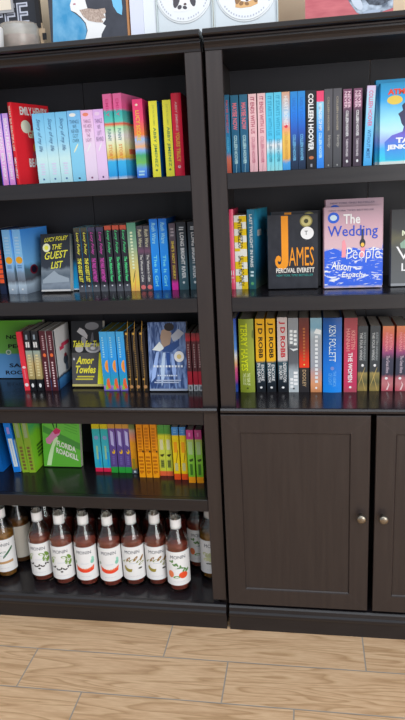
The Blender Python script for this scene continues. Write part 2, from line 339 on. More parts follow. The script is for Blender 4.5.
# key: (spine width, height, distance behind the front plane, shelf height, [(centre, lean)])
POS = {
    'lilac': (0.0189, 0.1954, 0.130, 1.3445, [(-0.6063, 0.0), (-0.5859, 0.0)]),
    'emily': (0.0141, 0.2226, 0.130, 1.3445, [(-0.5657, 0.0)]),
    'story': (0.0330, 0.1887, 0.130, 1.3445, [(-0.4881, 0.0), (-0.4545, 0.0), (-0.4202, 0.0)]),
    'never': (0.0378, 0.1896, 0.130, 1.3445, [(-0.3830, 0.0)]),
    'hide': (0.0341, 0.1883, 0.130, 1.3445, [(-0.3457, 0.0)]),
    'left': (0.0297, 0.1884, 0.130, 1.3445, [(-0.3132, 0.0)]),
    'rainbow': (0.0249, 0.2251, 0.130, 1.3445, [(-0.2843, 0.0), (-0.2554, 0.0)]),
    'lucy': (0.0280, 0.2067, 0.130, 1.3445, [(-0.2007, 0.0)]),
    'yellow': (0.0230, 0.1991, 0.130, 1.3445, [(-0.1583, 0.0), (-0.1203, 0.0)]),
    'yours': (0.0270, 0.2144, 0.130, 1.3445, [(-0.0935, 0.0)]),
    'flame': (0.0133, 0.2005, 0.130, 1.3445, [(0.0427, 0.0)]),
    'maybe': (0.0206, 0.1985, 0.130, 1.3445, [(0.0632, 0.0), (0.0869, 0.0)]),
    'ends': (0.0207, 0.1982, 0.130, 1.3445, [(0.1105, 0.0), (0.1344, 0.0)]),
    'starts': (0.0198, 0.1976, 0.130, 1.3445, [(0.1560, 0.0), (0.1770, 0.0)]),
    'heart': (0.0205, 0.1972, 0.130, 1.3445, [(0.1980, 0.0)]),
    'ugly': (0.0187, 0.1965, 0.130, 1.3445, [(0.2192, 0.0), (0.2388, 0.0)]),
    'hoover': (0.0247, 0.1965, 0.130, 1.3445, [(0.2635, 0.0)]),
    'remind': (0.0183, 0.1933, 0.130, 1.3445, [(0.2869, 0.0)]),
    'verity': (0.0211, 0.1966, 0.130, 1.3445, [(0.3079, 0.0), (0.3307, 0.0)]),
    'nevernever': (0.0216, 0.1931, 0.130, 1.3445, [(0.3560, 0.0), (0.3823, 0.0)]),
    'without': (0.0212, 0.1968, 0.130, 1.3445, [(0.4086, 0.0)]),
    'atmo': (0.1483, 0.2030, 0.120, 1.3445, [(0.5125, 0.0), (0.4988, 0.0)]),
    'orange': (0.0194, 0.1969, 0.160, 1.0255, [(-0.6726, 0.0)]),
    'sky': (0.0292, 0.1933, 0.155, 1.0255, [(-0.6376, 0.0), (-0.6050, 0.0)]),
    'guestF': (0.1048, 0.1726, 0.150, 1.0255, [(-0.4908, 0.0)]),
    'guest': (0.0201, 0.1897, 0.160, 1.0255, [(-0.4190, 0.0), (-0.3974, 0.0)]),
    'paris': (0.0212, 0.1893, 0.160, 1.0255, [(-0.3749, 0.0), (-0.3492, 0.0)]),
    'feast': (0.0192, 0.1925, 0.160, 1.0255, [(-0.3244, 0.0), (-0.3010, 0.0), (-0.2781, 0.0)]),
    'green': (0.0263, 0.1987, 0.155, 1.0255, [(-0.2517, 0.0)]),
    'ruthg': (0.0181, 0.1881, 0.155, 1.0255, [(-0.2276, 0.0), (-0.2080, 0.0)]),
    'ruthb': (0.0235, 0.2061, 0.155, 1.0255, [(-0.1856, 0.0), (-0.1587, 0.0)]),
    'sorry': (0.0183, 0.1917, 0.155, 1.0255, [(-0.1318, 0.0)]),
    'river': (0.0273, 0.1937, 0.155, 1.0255, [(-0.1053, 0.0), (-0.0725, 0.0)]),
    'pink2': (0.0146, 0.2238, 0.140, 1.0255, [(0.0405, 0.0)]),
    'intermezzo': (0.0342, 0.2067, 0.140, 1.0255, [(0.0662, 0.0)]),
    'twilight': (0.0207, 0.2213, 0.140, 1.0255, [(0.0967, 0.0)]),
    'james': (0.1362, 0.2009, 0.110, 1.0255, [(0.2116, 0.0)]),
    'wedding': (0.1535, 0.2236, 0.100, 1.0255, [(0.3734, 0.0), (0.3782, 0.0)]),
    'dark': (0.1237, 0.2024, 0.110, 1.0255, [(0.5358, 0.0)]),
    'normal': (0.1736, 0.1943, 0.190, 0.7185, [(-0.7111, 0.0)]),
    'red3': (0.0167, 0.1907, 0.140, 0.7185, [(-0.6259, 2.0)]),
    'penguin': (0.0207, 0.1934, 0.140, 0.7185, [(-0.6066, 0.0), (-0.5815, 0.0)]),
    'maroon': (0.0205, 0.1926, 0.140, 0.7185, [(-0.5557, 0.0), (-0.5325, 0.0)]),
    'table': (0.1037, 0.2066, 0.170, 0.7185, [(-0.4349, 0.0)]),
    'bluearc': (0.0242, 0.1874, 0.140, 0.7185, [(-0.3616, 0.0), (-0.3368, 0.0), (-0.3092, 0.0)]),
    'gold': (0.0171, 0.1854, 0.140, 0.7185, [(-0.2859, 0.0), (-0.2645, 0.0), (-0.2415, 0.0)]),
    'lady': (0.1170, 0.2083, 0.130, 0.7185, [(-0.1664, 0.0)]),
    'redw': (0.0138, 0.1798, 0.140, 0.7185, [(-0.1011, 0.0), (-0.0838, 0.0), (-0.0685, 0.0)]),
    'pinkblue': (0.0117, 0.2232, 0.130, 0.7185, [(0.0389, 0.0)]),
    'hayes': (0.0428, 0.2221, 0.128, 0.7185, [(0.0743, 0.0)]),
    'robb': (0.0261, 0.2217, 0.128, 0.7185, [(0.1141, 0.0), (0.1446, 0.0)]),
    'robbr': (0.0282, 0.2245, 0.128, 0.7185, [(0.1782, 0.0)]),
    'greyb': (0.0285, 0.2225, 0.128, 0.7185, [(0.2093, 0.0)]),
    'dooley': (0.0282, 0.2220, 0.128, 0.7185, [(0.2399, 0.0)]),
    'sunset': (0.0317, 0.2214, 0.128, 0.7185, [(0.2739, 0.0)]),
    'follett': (0.0524, 0.2214, 0.128, 0.7185, [(0.3197, 0.0)]),
    'women': (0.0365, 0.2197, 0.128, 0.7185, [(0.3707, 0.0)]),
    'winds': (0.0271, 0.1932, 0.140, 0.7185, [(0.4055, 0.0), (0.4395, 0.0)]),
    'alone': (0.0313, 0.1921, 0.140, 0.7185, [(0.4754, 0.0), (0.5135, 0.0)]),
    'blue4a': (0.0249, 0.1710, 0.155, 0.4270, [(-0.7689, 3.4)]),
    'blue4': (0.0243, 0.1716, 0.155, 0.4270, [(-0.7066, 5.2)]),
    'lime4': (0.0229, 0.1721, 0.155, 0.4270, [(-0.6766, 4.1), (-0.6526, 3.0)]),
    'florida': (0.1311, 0.1532, 0.200, 0.4270, [(-0.5653, 0.0)]),
    'teal4': (0.0251, 0.1635, 0.175, 0.4270, [(-0.4284, 0.0), (-0.4001, 0.0)]),
    'purple4': (0.0220, 0.1661, 0.170, 0.4270, [(-0.3741, 0.0), (-0.3490, 0.0), (-0.3259, 0.0)]),
    'mixed4': (0.0189, 0.1686, 0.165, 0.4270, [(-0.3045, 0.0)]),
    'orange4': (0.0190, 0.1806, 0.140, 0.4270, [(-0.2731, 0.0), (-0.2508, 0.0), (-0.2284, 0.0)]),
    'limeg4': (0.0208, 0.1736, 0.155, 0.4270, [(-0.2079, 0.0), (-0.1861, 0.0)]),
    'yellow4': (0.0199, 0.1773, 0.130, 0.4270, [(-0.1571, 0.0), (-0.1333, 0.0)]),
    'magenta4': (0.0210, 0.1760, 0.110, 0.4270, [(-0.1069, 0.0), (-0.0811, 0.0)]),
}

# ============================================================ books
# local frame of a book: x across the spine, y into the shelf, z up; its front cover is the +x side
def cover_mesh(th, h, d, t, bulge, smat, cmat, decos):
    out = [(0, d), (0, 0.0)]
    if bulge > 0:
        for i in range(1, 8): out.append((th * i / 8, -bulge * math.sin(PI * i / 8)))
    out += [(th, 0.0), (th, d), (th - t, d), (th - t, t), (t, t), (t, d)]
    bm = bmesh.new()
    lo = [bm.verts.new((x, y, 0)) for x, y in out]; hi = [bm.verts.new((x, y, h)) for x, y in out]
    n = len(out)
    for i in range(n):
        j = (i + 1) % n
        f = bm.faces.new((lo[i], lo[j], hi[j], hi[i]))
        mid = (out[i][1] + out[j][1]) / 2
        f.material_index = 0 if mid <= 1e-6 else 1
    # end caps as quads: spine strip and the two boards
    for L in (lo, hi):
        f = bm.faces.new(L); f.material_index = 1
    bmesh.ops.recalc_face_normals(bm, faces=list(bm.faces))
    mats = [smat, cmat]
    for dk, (face, pts, col) in enumerate(decos):
        m = M(col) if isinstance(col, str) else col
        if m not in mats: mats.append(m)
        e = 0.00012 * (dk + 1)
        if face == 'S':
            vs = [bm.verts.new((a * th, -bulge * math.sin(PI * min(max(a, 0), 1)) * (1 if bulge else 0) - e, c * h)) for a, c in pts]
        else:
            vs = [bm.verts.new((th + e, a * d, c * h)) for a, c in pts]
        f = bm.faces.new(vs); f.material_index = mats.index(m); f.normal_update()
        w = Vector((0, -1, 0)) if face == 'S' else Vector((1, 0, 0))
        if f.normal.dot(w) < 0: f.normal_flip()
    me = bpy.data.meshes.new('cover'); bm.to_mesh(me); bm.free()
    for m in mats: me.materials.append(m)
    return me

def make_book(kind, key, th, h, d, smat, cmat=None, texts=(), decos=(), hard=False, pages=PAGES):
    t = 0.0022 if hard else 0.0005
    bulge = min(0.0035, th * 0.12) if hard else 0.0
    o = thing(kind, '', 'book')
    c = link('cover', cover_mesh(th, h, d, t, bulge, smat, cmat or smat, decos), o)
    ins = 0.003 if hard else 0.0004
    bm = bmesh.new(); box(bm, t + .0002, th - t - .0002, t + .0002, d - ins, ins, h - ins)
    link('pages', mesh_from(bm, 'pages', pages), o)
    e = 0.00012 * (len(decos) + 2)
    for tx in texts:
        face, s, a, b_, c0, c1, col = tx[:7]; op = tx[7] if len(tx) > 7 else {}
        nm = op.get('n', 'title_lettering'); kw = dict(shear=op.get('shear', 0), bold=op.get('bold', 0.01))
        if face == 'S':        # a = centre across spine, b_ = letter height across spine, c0 -> c1 from top down (fractions)
            ln = (c0 - c1) * h; hh = b_ * th; x0 = a * th - hh / 2
            f = lambda x, y, x0=x0, z=c0 * h, e=e: (x0 + y, -(bulge * math.sin(PI * min(max((x0 + y) / th, 0), 1))) - e, z - x)
            if op.get('up'): f = lambda x, y, x0=x0, z=c1 * h, e=e: (x0 + hh - y, -(bulge * math.sin(PI * min(max((x0 + hh - y) / th, 0), 1))) - e, z + x)
            if op.get('flat'):   # upright letters across the spine: a, b_ = x range; c0, c1 = z range
                hh = (c0 - c1) * h; ln = (b_ - a) * th
                f = lambda x, y, e=e: (a * th + x, -(bulge * math.sin(PI * (a * th + x) / th)) - e, c1 * h + y)
            me = letter_mesh(s, ln, hh, f, M(col), **kw)
        else:                  # on the front cover: a..b_ across, c0..c1 height (fractions of d, h)
            wv = (b_ - a) * d; hv = (c1 - c0) * h; sl = op.get('slope', 0)
            f = lambda x, y, e=e: (th + e, a * d + x, c0 * h + y + sl * x)
            me = letter_mesh(s, wv, hv, f, M(col), **kw)
        link(nm, me, c)
    return o

def lines(face, x0, x1, z0, z1, n, col, seed=1):
    """rows of small printed marks too fine to read"""
    r = random.Random(seed); out = []
    for i in range(n):
        z = z0 + (z1 - z0) * (i + .5) / n; hh = (z1 - z0) / n * 0.28
        a = x0 + (x1 - x0) * r.uniform(0, .12); c = x1 - (x1 - x0) * r.uniform(0, .12)
        out.append((face, rect(a, c, z - hh, z + hh), col))
    return out
S_, R_ = 'S', 'R'
A = dict(n='author_lettering')
def au(**k): q = dict(A); q.update(k); return q
BK = {}
def B(key, **k): BK[key] = k
# ---- top shelf, left
B('lilac', s=ramp([(0, '#c77fc0'), (.5, '#d8a6d4'), (1, '#b58fd0')]), c=M('#4b3fae'), t=[(S_, 'BEACH READ', .55, .5, .93, .5, '#f6e3f4'), (S_, 'EMILY HENRY', .55, .42, .46, .08, '#f9eef7', au())],
  dc=[(S_, rect(0, .13, 0, 1), '#4b3fae')])
B('emily', s=M('#cf2a35'), hard=True, yaw=20, d=.150, t=[(S_, 'GREAT BIG BEAUTIFUL LIFE', .5, .5, .96, .42, '#f0dcc0'), (S_, 'EMILY HENRY', .5, .5, .34, .08, '#f4e6d2', au()),
    (R_, 'EMILY HENRY', .2, .95, .86, .96, '#f6ede0', au(bold=.03)), (R_, 'GREAT', .35, .8, .58, .68, '#f2d9b4', dict(bold=.04)), (R_, 'BEAUTIFUL', .3, .97, .22, .33, '#fbe8e0', dict(bold=.04)), (R_, 'LIFE', .5, .9, .07, .19, '#fbe8e0', dict(bold=.04))],
  dc=[(R_, ell(.32, .72, .13, .08), '#d5ddc0'), (R_, ell(.62, .45, .16, .11), '#e8a13a'), (R_, ell(.62, .37, .2, .07), '#b3475a'), (R_, ell(.66, .5, .08, .05), '#f4d9c4')])
B('story', s=ramp([(0, '#a8cdf0'), (.35, '#b9d4f2'), (.6, '#86bce8'), (1, '#6cb0e4')], noise=.1), t=[(S_, 'Story of my life', .48, .42, .92, .46, '#2c4a78', dict(shear=.4, bold=0))],
  dc=[(S_, rect(.4, .55, .05, .075), '#3d5f93')] + lines(S_, .3, .7, .12, .3, 5, '#c3bfe6'))
def never(top, bot, tc): return dict(s=ramp([(0, bot), (.45, bot), (1, top)], noise=.1))
for k_, a_, b_, w_, tc_ in (('never', '#6fa9da', '#7cbae8', 'THINGS\nWE\nNEVER\nGOT\nOVER', '#2a3b52'), ('hide', '#e3a9cf', '#ebc0de', 'THINGS\nWE HIDE\nFROM\nTHE\nLIGHT', '#7d4a6c'), ('left', '#c9a2d8', '#d3b5e2', 'THINGS\nWE\nLEFT\nBEHIND', '#53406a')):
    B(k_, s=ramp([(0, b_), (.5, b_), (1, a_)], noise=.08), t=[(S_, w_, .14, .84, .87, .56, tc_, dict(flat=1, bold=-.01))],
      dc=[(S_, ell(.4, .94, .25, .025), '#e8d9cf' if k_ == 'never' else '#e07f68' if k_ == 'hide' else '#e9b9d8'), (S_, ell(.45, .48, .2, .018, rot=.3), '#ecdcf2' if k_ != 'never' else '#e8d9b0'), (S_, rect(.42, .58, .04, .065), tc_)])
RB = [(0, '#e9c9c4'), (.05, '#2f9ad8'), (.22, '#3fa9dc'), (.26, '#e8a83a'), (.4, '#f0d8a0'), (.52, '#efe6cf'), (.62, '#9fd0a0'), (.655, '#e0533a'), (.68, '#58b8ac'), (.8, '#3fa7a5'), (.83, '#d85f92'), (1, '#dd6c9c')]
B('rainbow', s=ramp(RB, noise=.03), yaw=10, t=[(S_, 'UNTIL AUGUST', .5, .4, .46, .2, '#d88a5a'), (S_, 'BY THE SEA', .5, .42, .8, .5, '#2e6e7e')], dc=[(R_, rect(.35, .9, .66, .8), '#2f8f98'), (R_, rect(.2, .9, .3, .36), '#d8694a')])
BK['rainbow']['t'] = [(S_, 'EMILY', .5, .36, .94, .74, '#c4467c', au()), (S_, 'FUNNY', .5, .4, .6, .46, '#2d6d79'), (S_, 'STORY', .5, .4, .42, .24, '#d07a3e')]
B('lucy', s=ramp([(0, '#2f62c4'), (.12, '#5b8fd8'), (.2, '#6fae57'), (.3, '#4a9d70'), (.36, '#7ea6dc'), (.41, '#e0a070'), (.5, '#8fb0dc'), (.56, '#ef7a3c'), (.75, '#e8476a'), (1, '#d93a72')], noise=.06), hard=False,
  t=[(S_, 'LUCY SCORE', .45, .4, .86, .48, '#f3b13c', au(bold=.02))], dc=[(S_, ell(.4, .93, .13, .014), '#f0c7b0')] + lines(S_, .15, .8, .03, .11, 2, '#9cc4ee'))
B('yellow', s=M('#e6cf3c'), c=M('#0f68a8'), t=[(S_, 'ABBY JIMENEZ', .5, .42, .66, .14, '#3f6f52', au()), (S_, 'JUST FOR THE SUMMER', .5, .32, .95, .68, '#a9b04a')], dc=[(S_, ell(.5, .1, .14, .014), '#5b7040')])
B('yours', s=M('#cf1f3e'), hard=True, t=[(S_, 'ABBY JIMENEZ', .45, .3, .9, .55, '#e8a0a0', au()), (S_, 'YOURS TRULY', .5, .4, .54, .18, '#e8a23c', dict(bold=.03))], dc=[(S_, ell(.5, .12, .16, .018), '#e8b9b9')])
# ---- top shelf, right
B('flame', s=ramp([(0, '#b85a48'), (.2, '#c06a54'), (.26, '#2f7fa8'), (1, '#2a5f7c')], noise=.25, scale=4), t=[(S_, 'MAYBE SOMEDAY', .5, .45, .93, .52, '#b8555f'), (S_, 'COLLEEN', .5, .4, .47, .28, '#5fb3d3', au())])
B('maybe', s=ramp([(0, '#245a7c'), (1, '#2d647f')], noise=.2), t=[(S_, 'MAYBE NOW', .5, .6, .9, .56, '#c96f7c', dict(bold=.03)), (S_, 'COLLEEN HOOVER', .5, .42, .49, .12, '#b4d6e8', au(bold=.02))], dc=[(S_, ell(.5, .06, .15, .018, rot=1), '#a9cede')])
B('ends', s=ramp([(0, '#d6a6ac'), (1, '#dbb2b4')], noise=.1), t=[(S_, 'IT ENDS WITH US', .5, .5, .96, .5, '#a03c58', dict(bold=.02)), (S_, 'COLLEEN HOOVER', .5, .42, .46, .12, '#a8506a', au(bold=.02))], dc=[(S_, ell(.5, .06, .15, .018, rot=1), '#8a3a52')])
B('starts', s=ramp([(0, '#9fd8de'), (.25, '#5fbfd2'), (.38, '#d8ecee'), (.46, '#4ab3d6'), (1, '#5cbadb')], noise=.08), t=[(S_, 'IT STARTS WITH US', .5, .5, .96, .46, '#2c8fb2', dict(bold=.02)), (S_, 'COLLEEN HOOVER', .5, .4, .42, .12, '#226f88', au(bold=.02))], dc=[(S_, ell(.5, .06, .15, .018, rot=1), '#245f72')])
B('heart', s=ramp([(0, '#3c8fd0'), (.1, '#4596d2'), (.16, '#e3a44a'), (.45, '#e8b25a'), (.55, '#d98e78'), (.7, '#8fb8de'), (1, '#c79c80')], noise=.1), t=[(S_, 'HEART BONES', .5, .5, .95, .58, '#e7eef5'), (S_, 'COLLEEN HOOVER', .5, .36, .5, .14, '#b98434', au())], dc=[(S_, ell(.5, .57, .22, .022), '#c83a4a')])
B('ugly', s=ramp([(0, '#1d3048'), (.3, '#274064'), (.5, '#2a55a8'), (.7, '#1f72cc'), (1, '#2f86c8')]), t=[(S_, 'COLLEEN HOOVER', .5, .42, .46, .12, '#6fb0ea', au(bold=.02)), (S_, 'UGLY LOVE', .5, .42, .92, .6, '#2a66b4')])
B('hoover', s=M('#23242a'), t=[(S_, 'COLLEEN HOOVER', .47, .56, .96, .24, '#f0eef0', au(bold=.035))], dc=[(S_, ell(.5, .15, .26, .022), '#b06a44'), (S_, rect(.4, .6, .03, .07), '#8f9098')])
B('remind', s=ramp([(0, '#2f7fe0'), (.5, '#3f8ce2'), (.75, '#78b4e4'), (.86, '#86bfe0'), (.87, '#d9436e'), (1, '#d9486e')], noise=.02), t=[(S_, 'REMINDERS OF HIM', .5, .45, .84, .5, '#d9ebf6'), (S_, 'COLLEEN HOOVER', .5, .42, .47, .14, '#b4d8fa', au(bold=.02))])
B('verity', s=ramp([(0, '#4a4a4e'), (1, '#56555a')], noise=.3), t=[(S_, 'COLLEEN HOOVER', .5, .22, .9, .48, '#b0a58e', au(bold=0)), (S_, 'Verity', .55, .42, .42, .26, '#aaa69e', dict(shear=.4, bold=0))], dc=[(S_, rect(.42, .58, .03, .05), '#9a9a98')])
B('nevernever', s=ramp([(0, '#473a48'), (.7, '#4e3f4e'), (.82, '#7d4a68'), (1, '#714861')], noise=.15), t=[(S_, 'NEVER\nNEVER', .5, .7, .97, .76, '#d5b8c4', dict(bold=.02)), (S_, 'COLLEEN HOOVER', .48, .32, .73, .4, '#dcd6da', au(bold=.02)), (S_, 'TARRYN FISHER', .48, .26, .37, .14, '#cfc8cc', au())], dc=[(S_, ell(.5, .08, .13, .02), '#f0eef0')])
B('without', s=ramp([(0, '#3f9ddb'), (.5, '#6fb4e2'), (.85, '#9cc4e4'), (1, '#c7b3d2')]), lean=2.2, t=[(S_, 'COLLEEN HOOVER', .5, .5, .94, .5, '#c4567c', au(bold=.02)), (S_, 'WITHOUT MERIT', .5, .42, .46, .1, '#1f4f86')])
SKY = ramp([(0, '#c8e0e4'), (.05, '#35c4dc'), (.2, '#3aa4dc'), (.3, '#8fa0da'), (.42, '#a8cdea'), (.55, '#8cc8ee'), (.8, '#2a94cc'), (1, '#1f8ab8')], noise=.12, scale=3)
B('atmo', s=SKY, c=SKY, hard=True, face=1, th=.026, tilt=3, t=[(R_, 'ATMOSPHERE', .12, .96, .855, .925, '#d2401f', dict(bold=.05)), (R_, 'TAYLOR', .27, .95, .26, .33, '#f2e8ee', au(bold=.05)), (R_, 'JENKINS REID', .12, .95, .17, .245, '#f2e8ee', au(bold=.05))],
  dc=[(R_, [(.36, .5), (.33, .58), (.3, .62), (.38, .66), (.36, .72), (.45, .78), (.55, .86), (.72, .9), (.9, .84), (.96, .7), (.92, .55), (.86, .45), (.95, .36), (1, .34), (1, .05), (.1, .05), (.08, .28), (.2, .36), (.38, .4), (.4, .46)], ramp([(0, '#2bb4da'), (.22, '#3f78c8'), (.38, '#6a5cb8'), (.5, '#3a3a5c'), (1, '#2a2734')], noise=.1)), (R_, ell(.24, .79, .13, .055), '#c9b04a'), (R_, rect(0, 1, .0, .035), '#c3ccc8')])
# ---- second shelf, left
B('orange', s=ramp([(0, '#1f2a44'), (.12, '#1f2a44'), (.13, '#1f2230'), (1, '#27314e')]), t=[(S_, 'THE GUEST BOOK', .5, .62, .72, .14, '#e0552a', dict(bold=.05))])
BK['orange']['t'] = [(S_, 'HORROR', .5, .62, .66, .14, '#e0552a', dict(bold=.05))]; BK['orange']['t'] = []; BK['orange']['dc'] = [(S_, rect(.15, .85, .68 - .075 * i - .06, .68 - .075 * i), '#e0552a') for i in range(7)]
SK = ramp([(0, '#8a98a8'), (.14, '#a9b9c6'), (.2, '#6a6f78'), (.33, '#7d8ea0'), (.38, '#86a9cc'), (.6, '#7fb2e0'), (1, '#74a9dc')], noise=.08)
SKC = ramp([(0, '#7e8c9c'), (.15, '#9fb0bf'), (.22, '#4e5058'), (.38, '#4f6a78'), (.46, '#6fa8d8'), (1, '#3f86d4')], noise=.16, scale=3)
B('sky', s=SK, c=SKC, yaw=13, dc=[(S_, ell(.5, .53, .42, .055), '#d99a2c'), (S_, rect(.4, .6, .06, .085), '#d8e0e6'), (R_, ell(.35, .36, .14, .075), '#6d1a2c'), (R_, ell(.35, .36, .09, .055), '#1f1f30')] + lines(S_, .2, .8, .62, .9, 6, '#97b9d8') + lines(S_, .2, .8, .4, .46, 2, '#5a84b0', 3))
GC = ramp([(0, '#5d6876'), (.1, '#78828e'), (.25, '#525d68'), (.36, '#6c7680'), (.42, '#2e3440'), (1, '#24272f')], noise=.22, scale=3)
B('guestF', s=GC, c=GC, face=1, th=.026, tilt=13, t=[(R_, 'LUCY FOLEY', .13, .95, .855, .93, '#c9c23a', au(shear=.35, bold=.02, slope=.08)), (R_, 'THE', .4, .74, .72, .81, '#d8d040', dict(shear=.3, bold=.01, slope=.08)), (R_, 'GUEST', .14, .93, .55, .68, '#d8d040', dict(shear=.3, bold=.01, slope=.08)), (R_, 'LIST', .34, .76, .39, .51, '#d8d040', dict(shear=.3, bold=.01, slope=.08))],
  dc=[(R_, ell(.2, .76, .13, .075), '#dcd9b4'), (R_, ell(.2, .76, .07, .04), '#d9d24e'), (R_, [(.05, .2), (.3, .3), (.45, .36), (.6, .29), (.95, .22), (.95, .16), (.05, .14)], '#8a949e'), (R_, rect(0, 1, 0, .03), '#b7b6b6')])
DK = ramp([(0, '#4e5058'), (.1, '#55575e'), (.12, '#34343c'), (1, '#3c3c44')], noise=.04)
def foley(title, col, tip):
    return dict(s=ramp([(0, '#5b5e66'), (.08, '#4c4e56'), (.13, '#2a2a32'), (.93, '#2e2d36'), (.95, tip), (1, tip)], noise=.05), t=[(S_, 'Lucy Foley', .5, .5, .93, .58, col, au(shear=.3)), (S_, title, .5, .58, .53, .15, col, dict(shear=.3, bold=.03))], dc=[(S_, rect(.42, .62, .08, .1), '#c8cad0')])
BK['guest'] = foley('THE GUEST LIST', '#d2cc46', '#4a4a40'); BK['guest']['c'] = M('#12aee0')
BK['paris'] = foley('THE PARIS APARTMENT', '#b8479c', '#45405a'); BK['feast'] = foley('The Midnight Feast', '#4fc07c', '#b0503c')
B('green', s=ramp([(0, '#b9776a'), (.08, '#d4a25c'), (.2, '#d9b84e'), (.45, '#bcb070'), (.7, '#7d9c84'), (1, '#4f8670')], noise=.05), c=M('#1d3d38'), t=[(S_, 'THE PARIS NOVEL', .42, .3, .86, .3, '#c3cdb0', dict(bold=0))], dc=[(S_, ell(.45, .22, .2, .02, rot=.5), '#3c4a30'), (S_, ell(.5, .1, .3, .02, rot=.8), '#d9764a')])
BK['green']['t'] = []; BK['green']['dc'] += lines(S_, .3, .6, .32, .88, 12, '#c6cfae', 5)
B('ruthg', s=ramp([(0, '#46434c'), (.55, '#45434c'), (.62, '#6a4a60'), (.7, '#45434c'), (1, '#4b4a50')], noise=.05), t=[(S_, 'Ruth Ware', .5, .55, .95, .68, '#b9b59a', au(shear=.2)), (S_, 'The Woman in Cabin', .5, .42, .56, .14, '#c8c5c0')], dc=[(S_, ell(.5, .055, .4, .035), '#c46a6a')])
B('ruthb', s=ramp([(0, '#0f72cc'), (.4, '#1580dc'), (.7, '#2a86dc'), (1, '#1c6cc8')], noise=.1), t=[(S_, 'Ruth Ware', .5, .5, .95, .66, '#8fc6ee', au(shear=.2)), (S_, 'The It Girl', .5, .42, .5, .06, '#6fc4f4', dict(bold=.02))])
B('sorry', s=ramp([(0, '#cf2f9c'), (.1, '#c9359a'), (.16, '#54323f'), (.6, '#4d3540'), (.85, '#55505a'), (1, '#5c4d58')], noise=.06), t=[(S_, "SHE'S NOT SORRY", .5, .45, .74, .16, '#cdb441', dict(bold=.02)), (S_, 'MARY', .5, .4, .95, .8, '#9a8f96', au())])
BK['sorry']['t'] = BK['sorry']['t'][:1]; BK['sorry']['dc'] = lines(S_, .2, .8, .8, .94, 3, '#9a8f96')
B('river', s=ramp([(0, '#41606a'), (.3, '#3d5c68'), (.6, '#33434e'), (1, '#262a33')], noise=.15), t=[(S_, 'LONG BRIGHT RIVER', .55, .42, .85, .17, '#d6dade', dict(bold=.03))], dc=[(S_, ell(.5, .11, .12, .02), '#cfd6da')] + lines(S_, .25, .8, .88, .94, 2, '#c3c8cc'))
# ---- second shelf, right
B('pink2', s=ramp([(0, '#e04868'), (.7, '#e8587a'), (1, '#d8486a')]), c=M('#c73a5c'), hard=True, dc=[(S_, rect(.25, .75, .08, .12), '#f4e4e8'), (S_, rect(.3, .7, .14, .16), '#f4e4e8'), (S_, rect(.25, .75, .18, .24), '#f6d4dc')])
Y_, Wh = '#e9b712', '#ddd8cc'
B('intermezzo', s=M(Wh), c=M(Y_), hard=False, t=[(S_, 'INTERMEZZO', .5, .36, .95, .56, '#3a3628', dict(bold=.01)), (S_, 'SALLY ROONEY', .5, .42, .46, .04, '#3a3628', au(bold=.01))],
  dc=[(S_, rect(*q), Y_) for q in ((0, .58, .82, .91), (.4, 1, .91, .99), (.45, 1, .73, .82), (0, .5, .64, .73), (.5, 1, .55, .64), (.0, .45, .52, .56), (0, .55, .28, .38), (.45, 1, .37, .45), (.5, 1, .19, .28), (0, .5, .1, .19), (.5, 1, .0, .1))])
TW = ramp([(0, '#4a5a4c'), (.2, '#1a4458'), (.5, '#2478a0'), (.85, '#38a4d0'), (1, '#2a7a90')], noise=.25, scale=3)
B('twilight', s=ramp([(0, '#2d5f64'), (.3, '#275668'), (1, '#3a7a98')], noise=.1), c=TW, yaw=12, t=[(S_, 'LAST TWILIGHT IN PARIS', .5, .42, .94, .28, '#cfdde4', dict(bold=.02)), (R_, 'THE', .3, .8, .82, .92, '#a8c8c8')], dc=[(S_, ell(.5, .07, .22, .02), '#5fa06c'), (R_, rect(.2, .5, .66, .74), '#cfe4ea')] + lines(S_, .25, .75, .15, .24, 2, '#b8ccd0'))
BK['twilight']['t'] = BK['twilight']['t'][:1]
JM = mottled('#282930', '#303138', 6, 2, .34)
Jp = [(.27, .985), (.41, .985), (.41, .36), (.395, .31), (.36, .28), (.28, .26), (.2, .28), (.15, .33), (.14, .39), (.17, .44), (.21, .455), (.25, .44), (.265, .405), (.25, .375), (.215, .37), (.2, .385), (.19, .37), (.205, .34), (.235, .33), (.26, .345), (.275, .39)]
B('james', s=JM, c=JM, hard=True, face=1, th=.032, tilt=6, t=[(R_, 'AMES', .42, .92, .305, .56, '#dd8a1c', dict(bold=.0)), (R_, 'PERCIVAL EVERETT', .16, .93, .215, .28, '#cfcac2', au(bold=.02)), (R_, 'NEW YORK TIMES BESTSELLER', .17, .9, .165, .195, '#2f8f88', dict(n='tagline_lettering', bold=0)), (R_, 'T', .74, .8, .72, .775, '#2a2a30', dict(n='sticker_lettering'))],
  dc=[(R_, Jp, '#dd8a1c'), (R_, ell(.77, .905, .125, .08, 28), '#857d48'), (R_, ell(.77, .905, .1, .063, 28), '#b3aa72'), (R_, ell(.77, .905, .045, .03), '#45452c'), (R_, ell(.79, .745, .13, .085, 28), '#dfe3ea')])
SEA = mottled('#2f5cc8', '#dfe6f2', 5, 6, .36, .55, .64, (1, .8, 3.2), 2.5)
WC = ramp([(0, '#b8a8b4'), (.03, '#5a78c8'), (.15, '#3866cc'), (.42, '#4a7ad2'), (.5, '#bfa2a8'), (.8, '#b896a2'), (1, '#a48c98')], noise=.05)
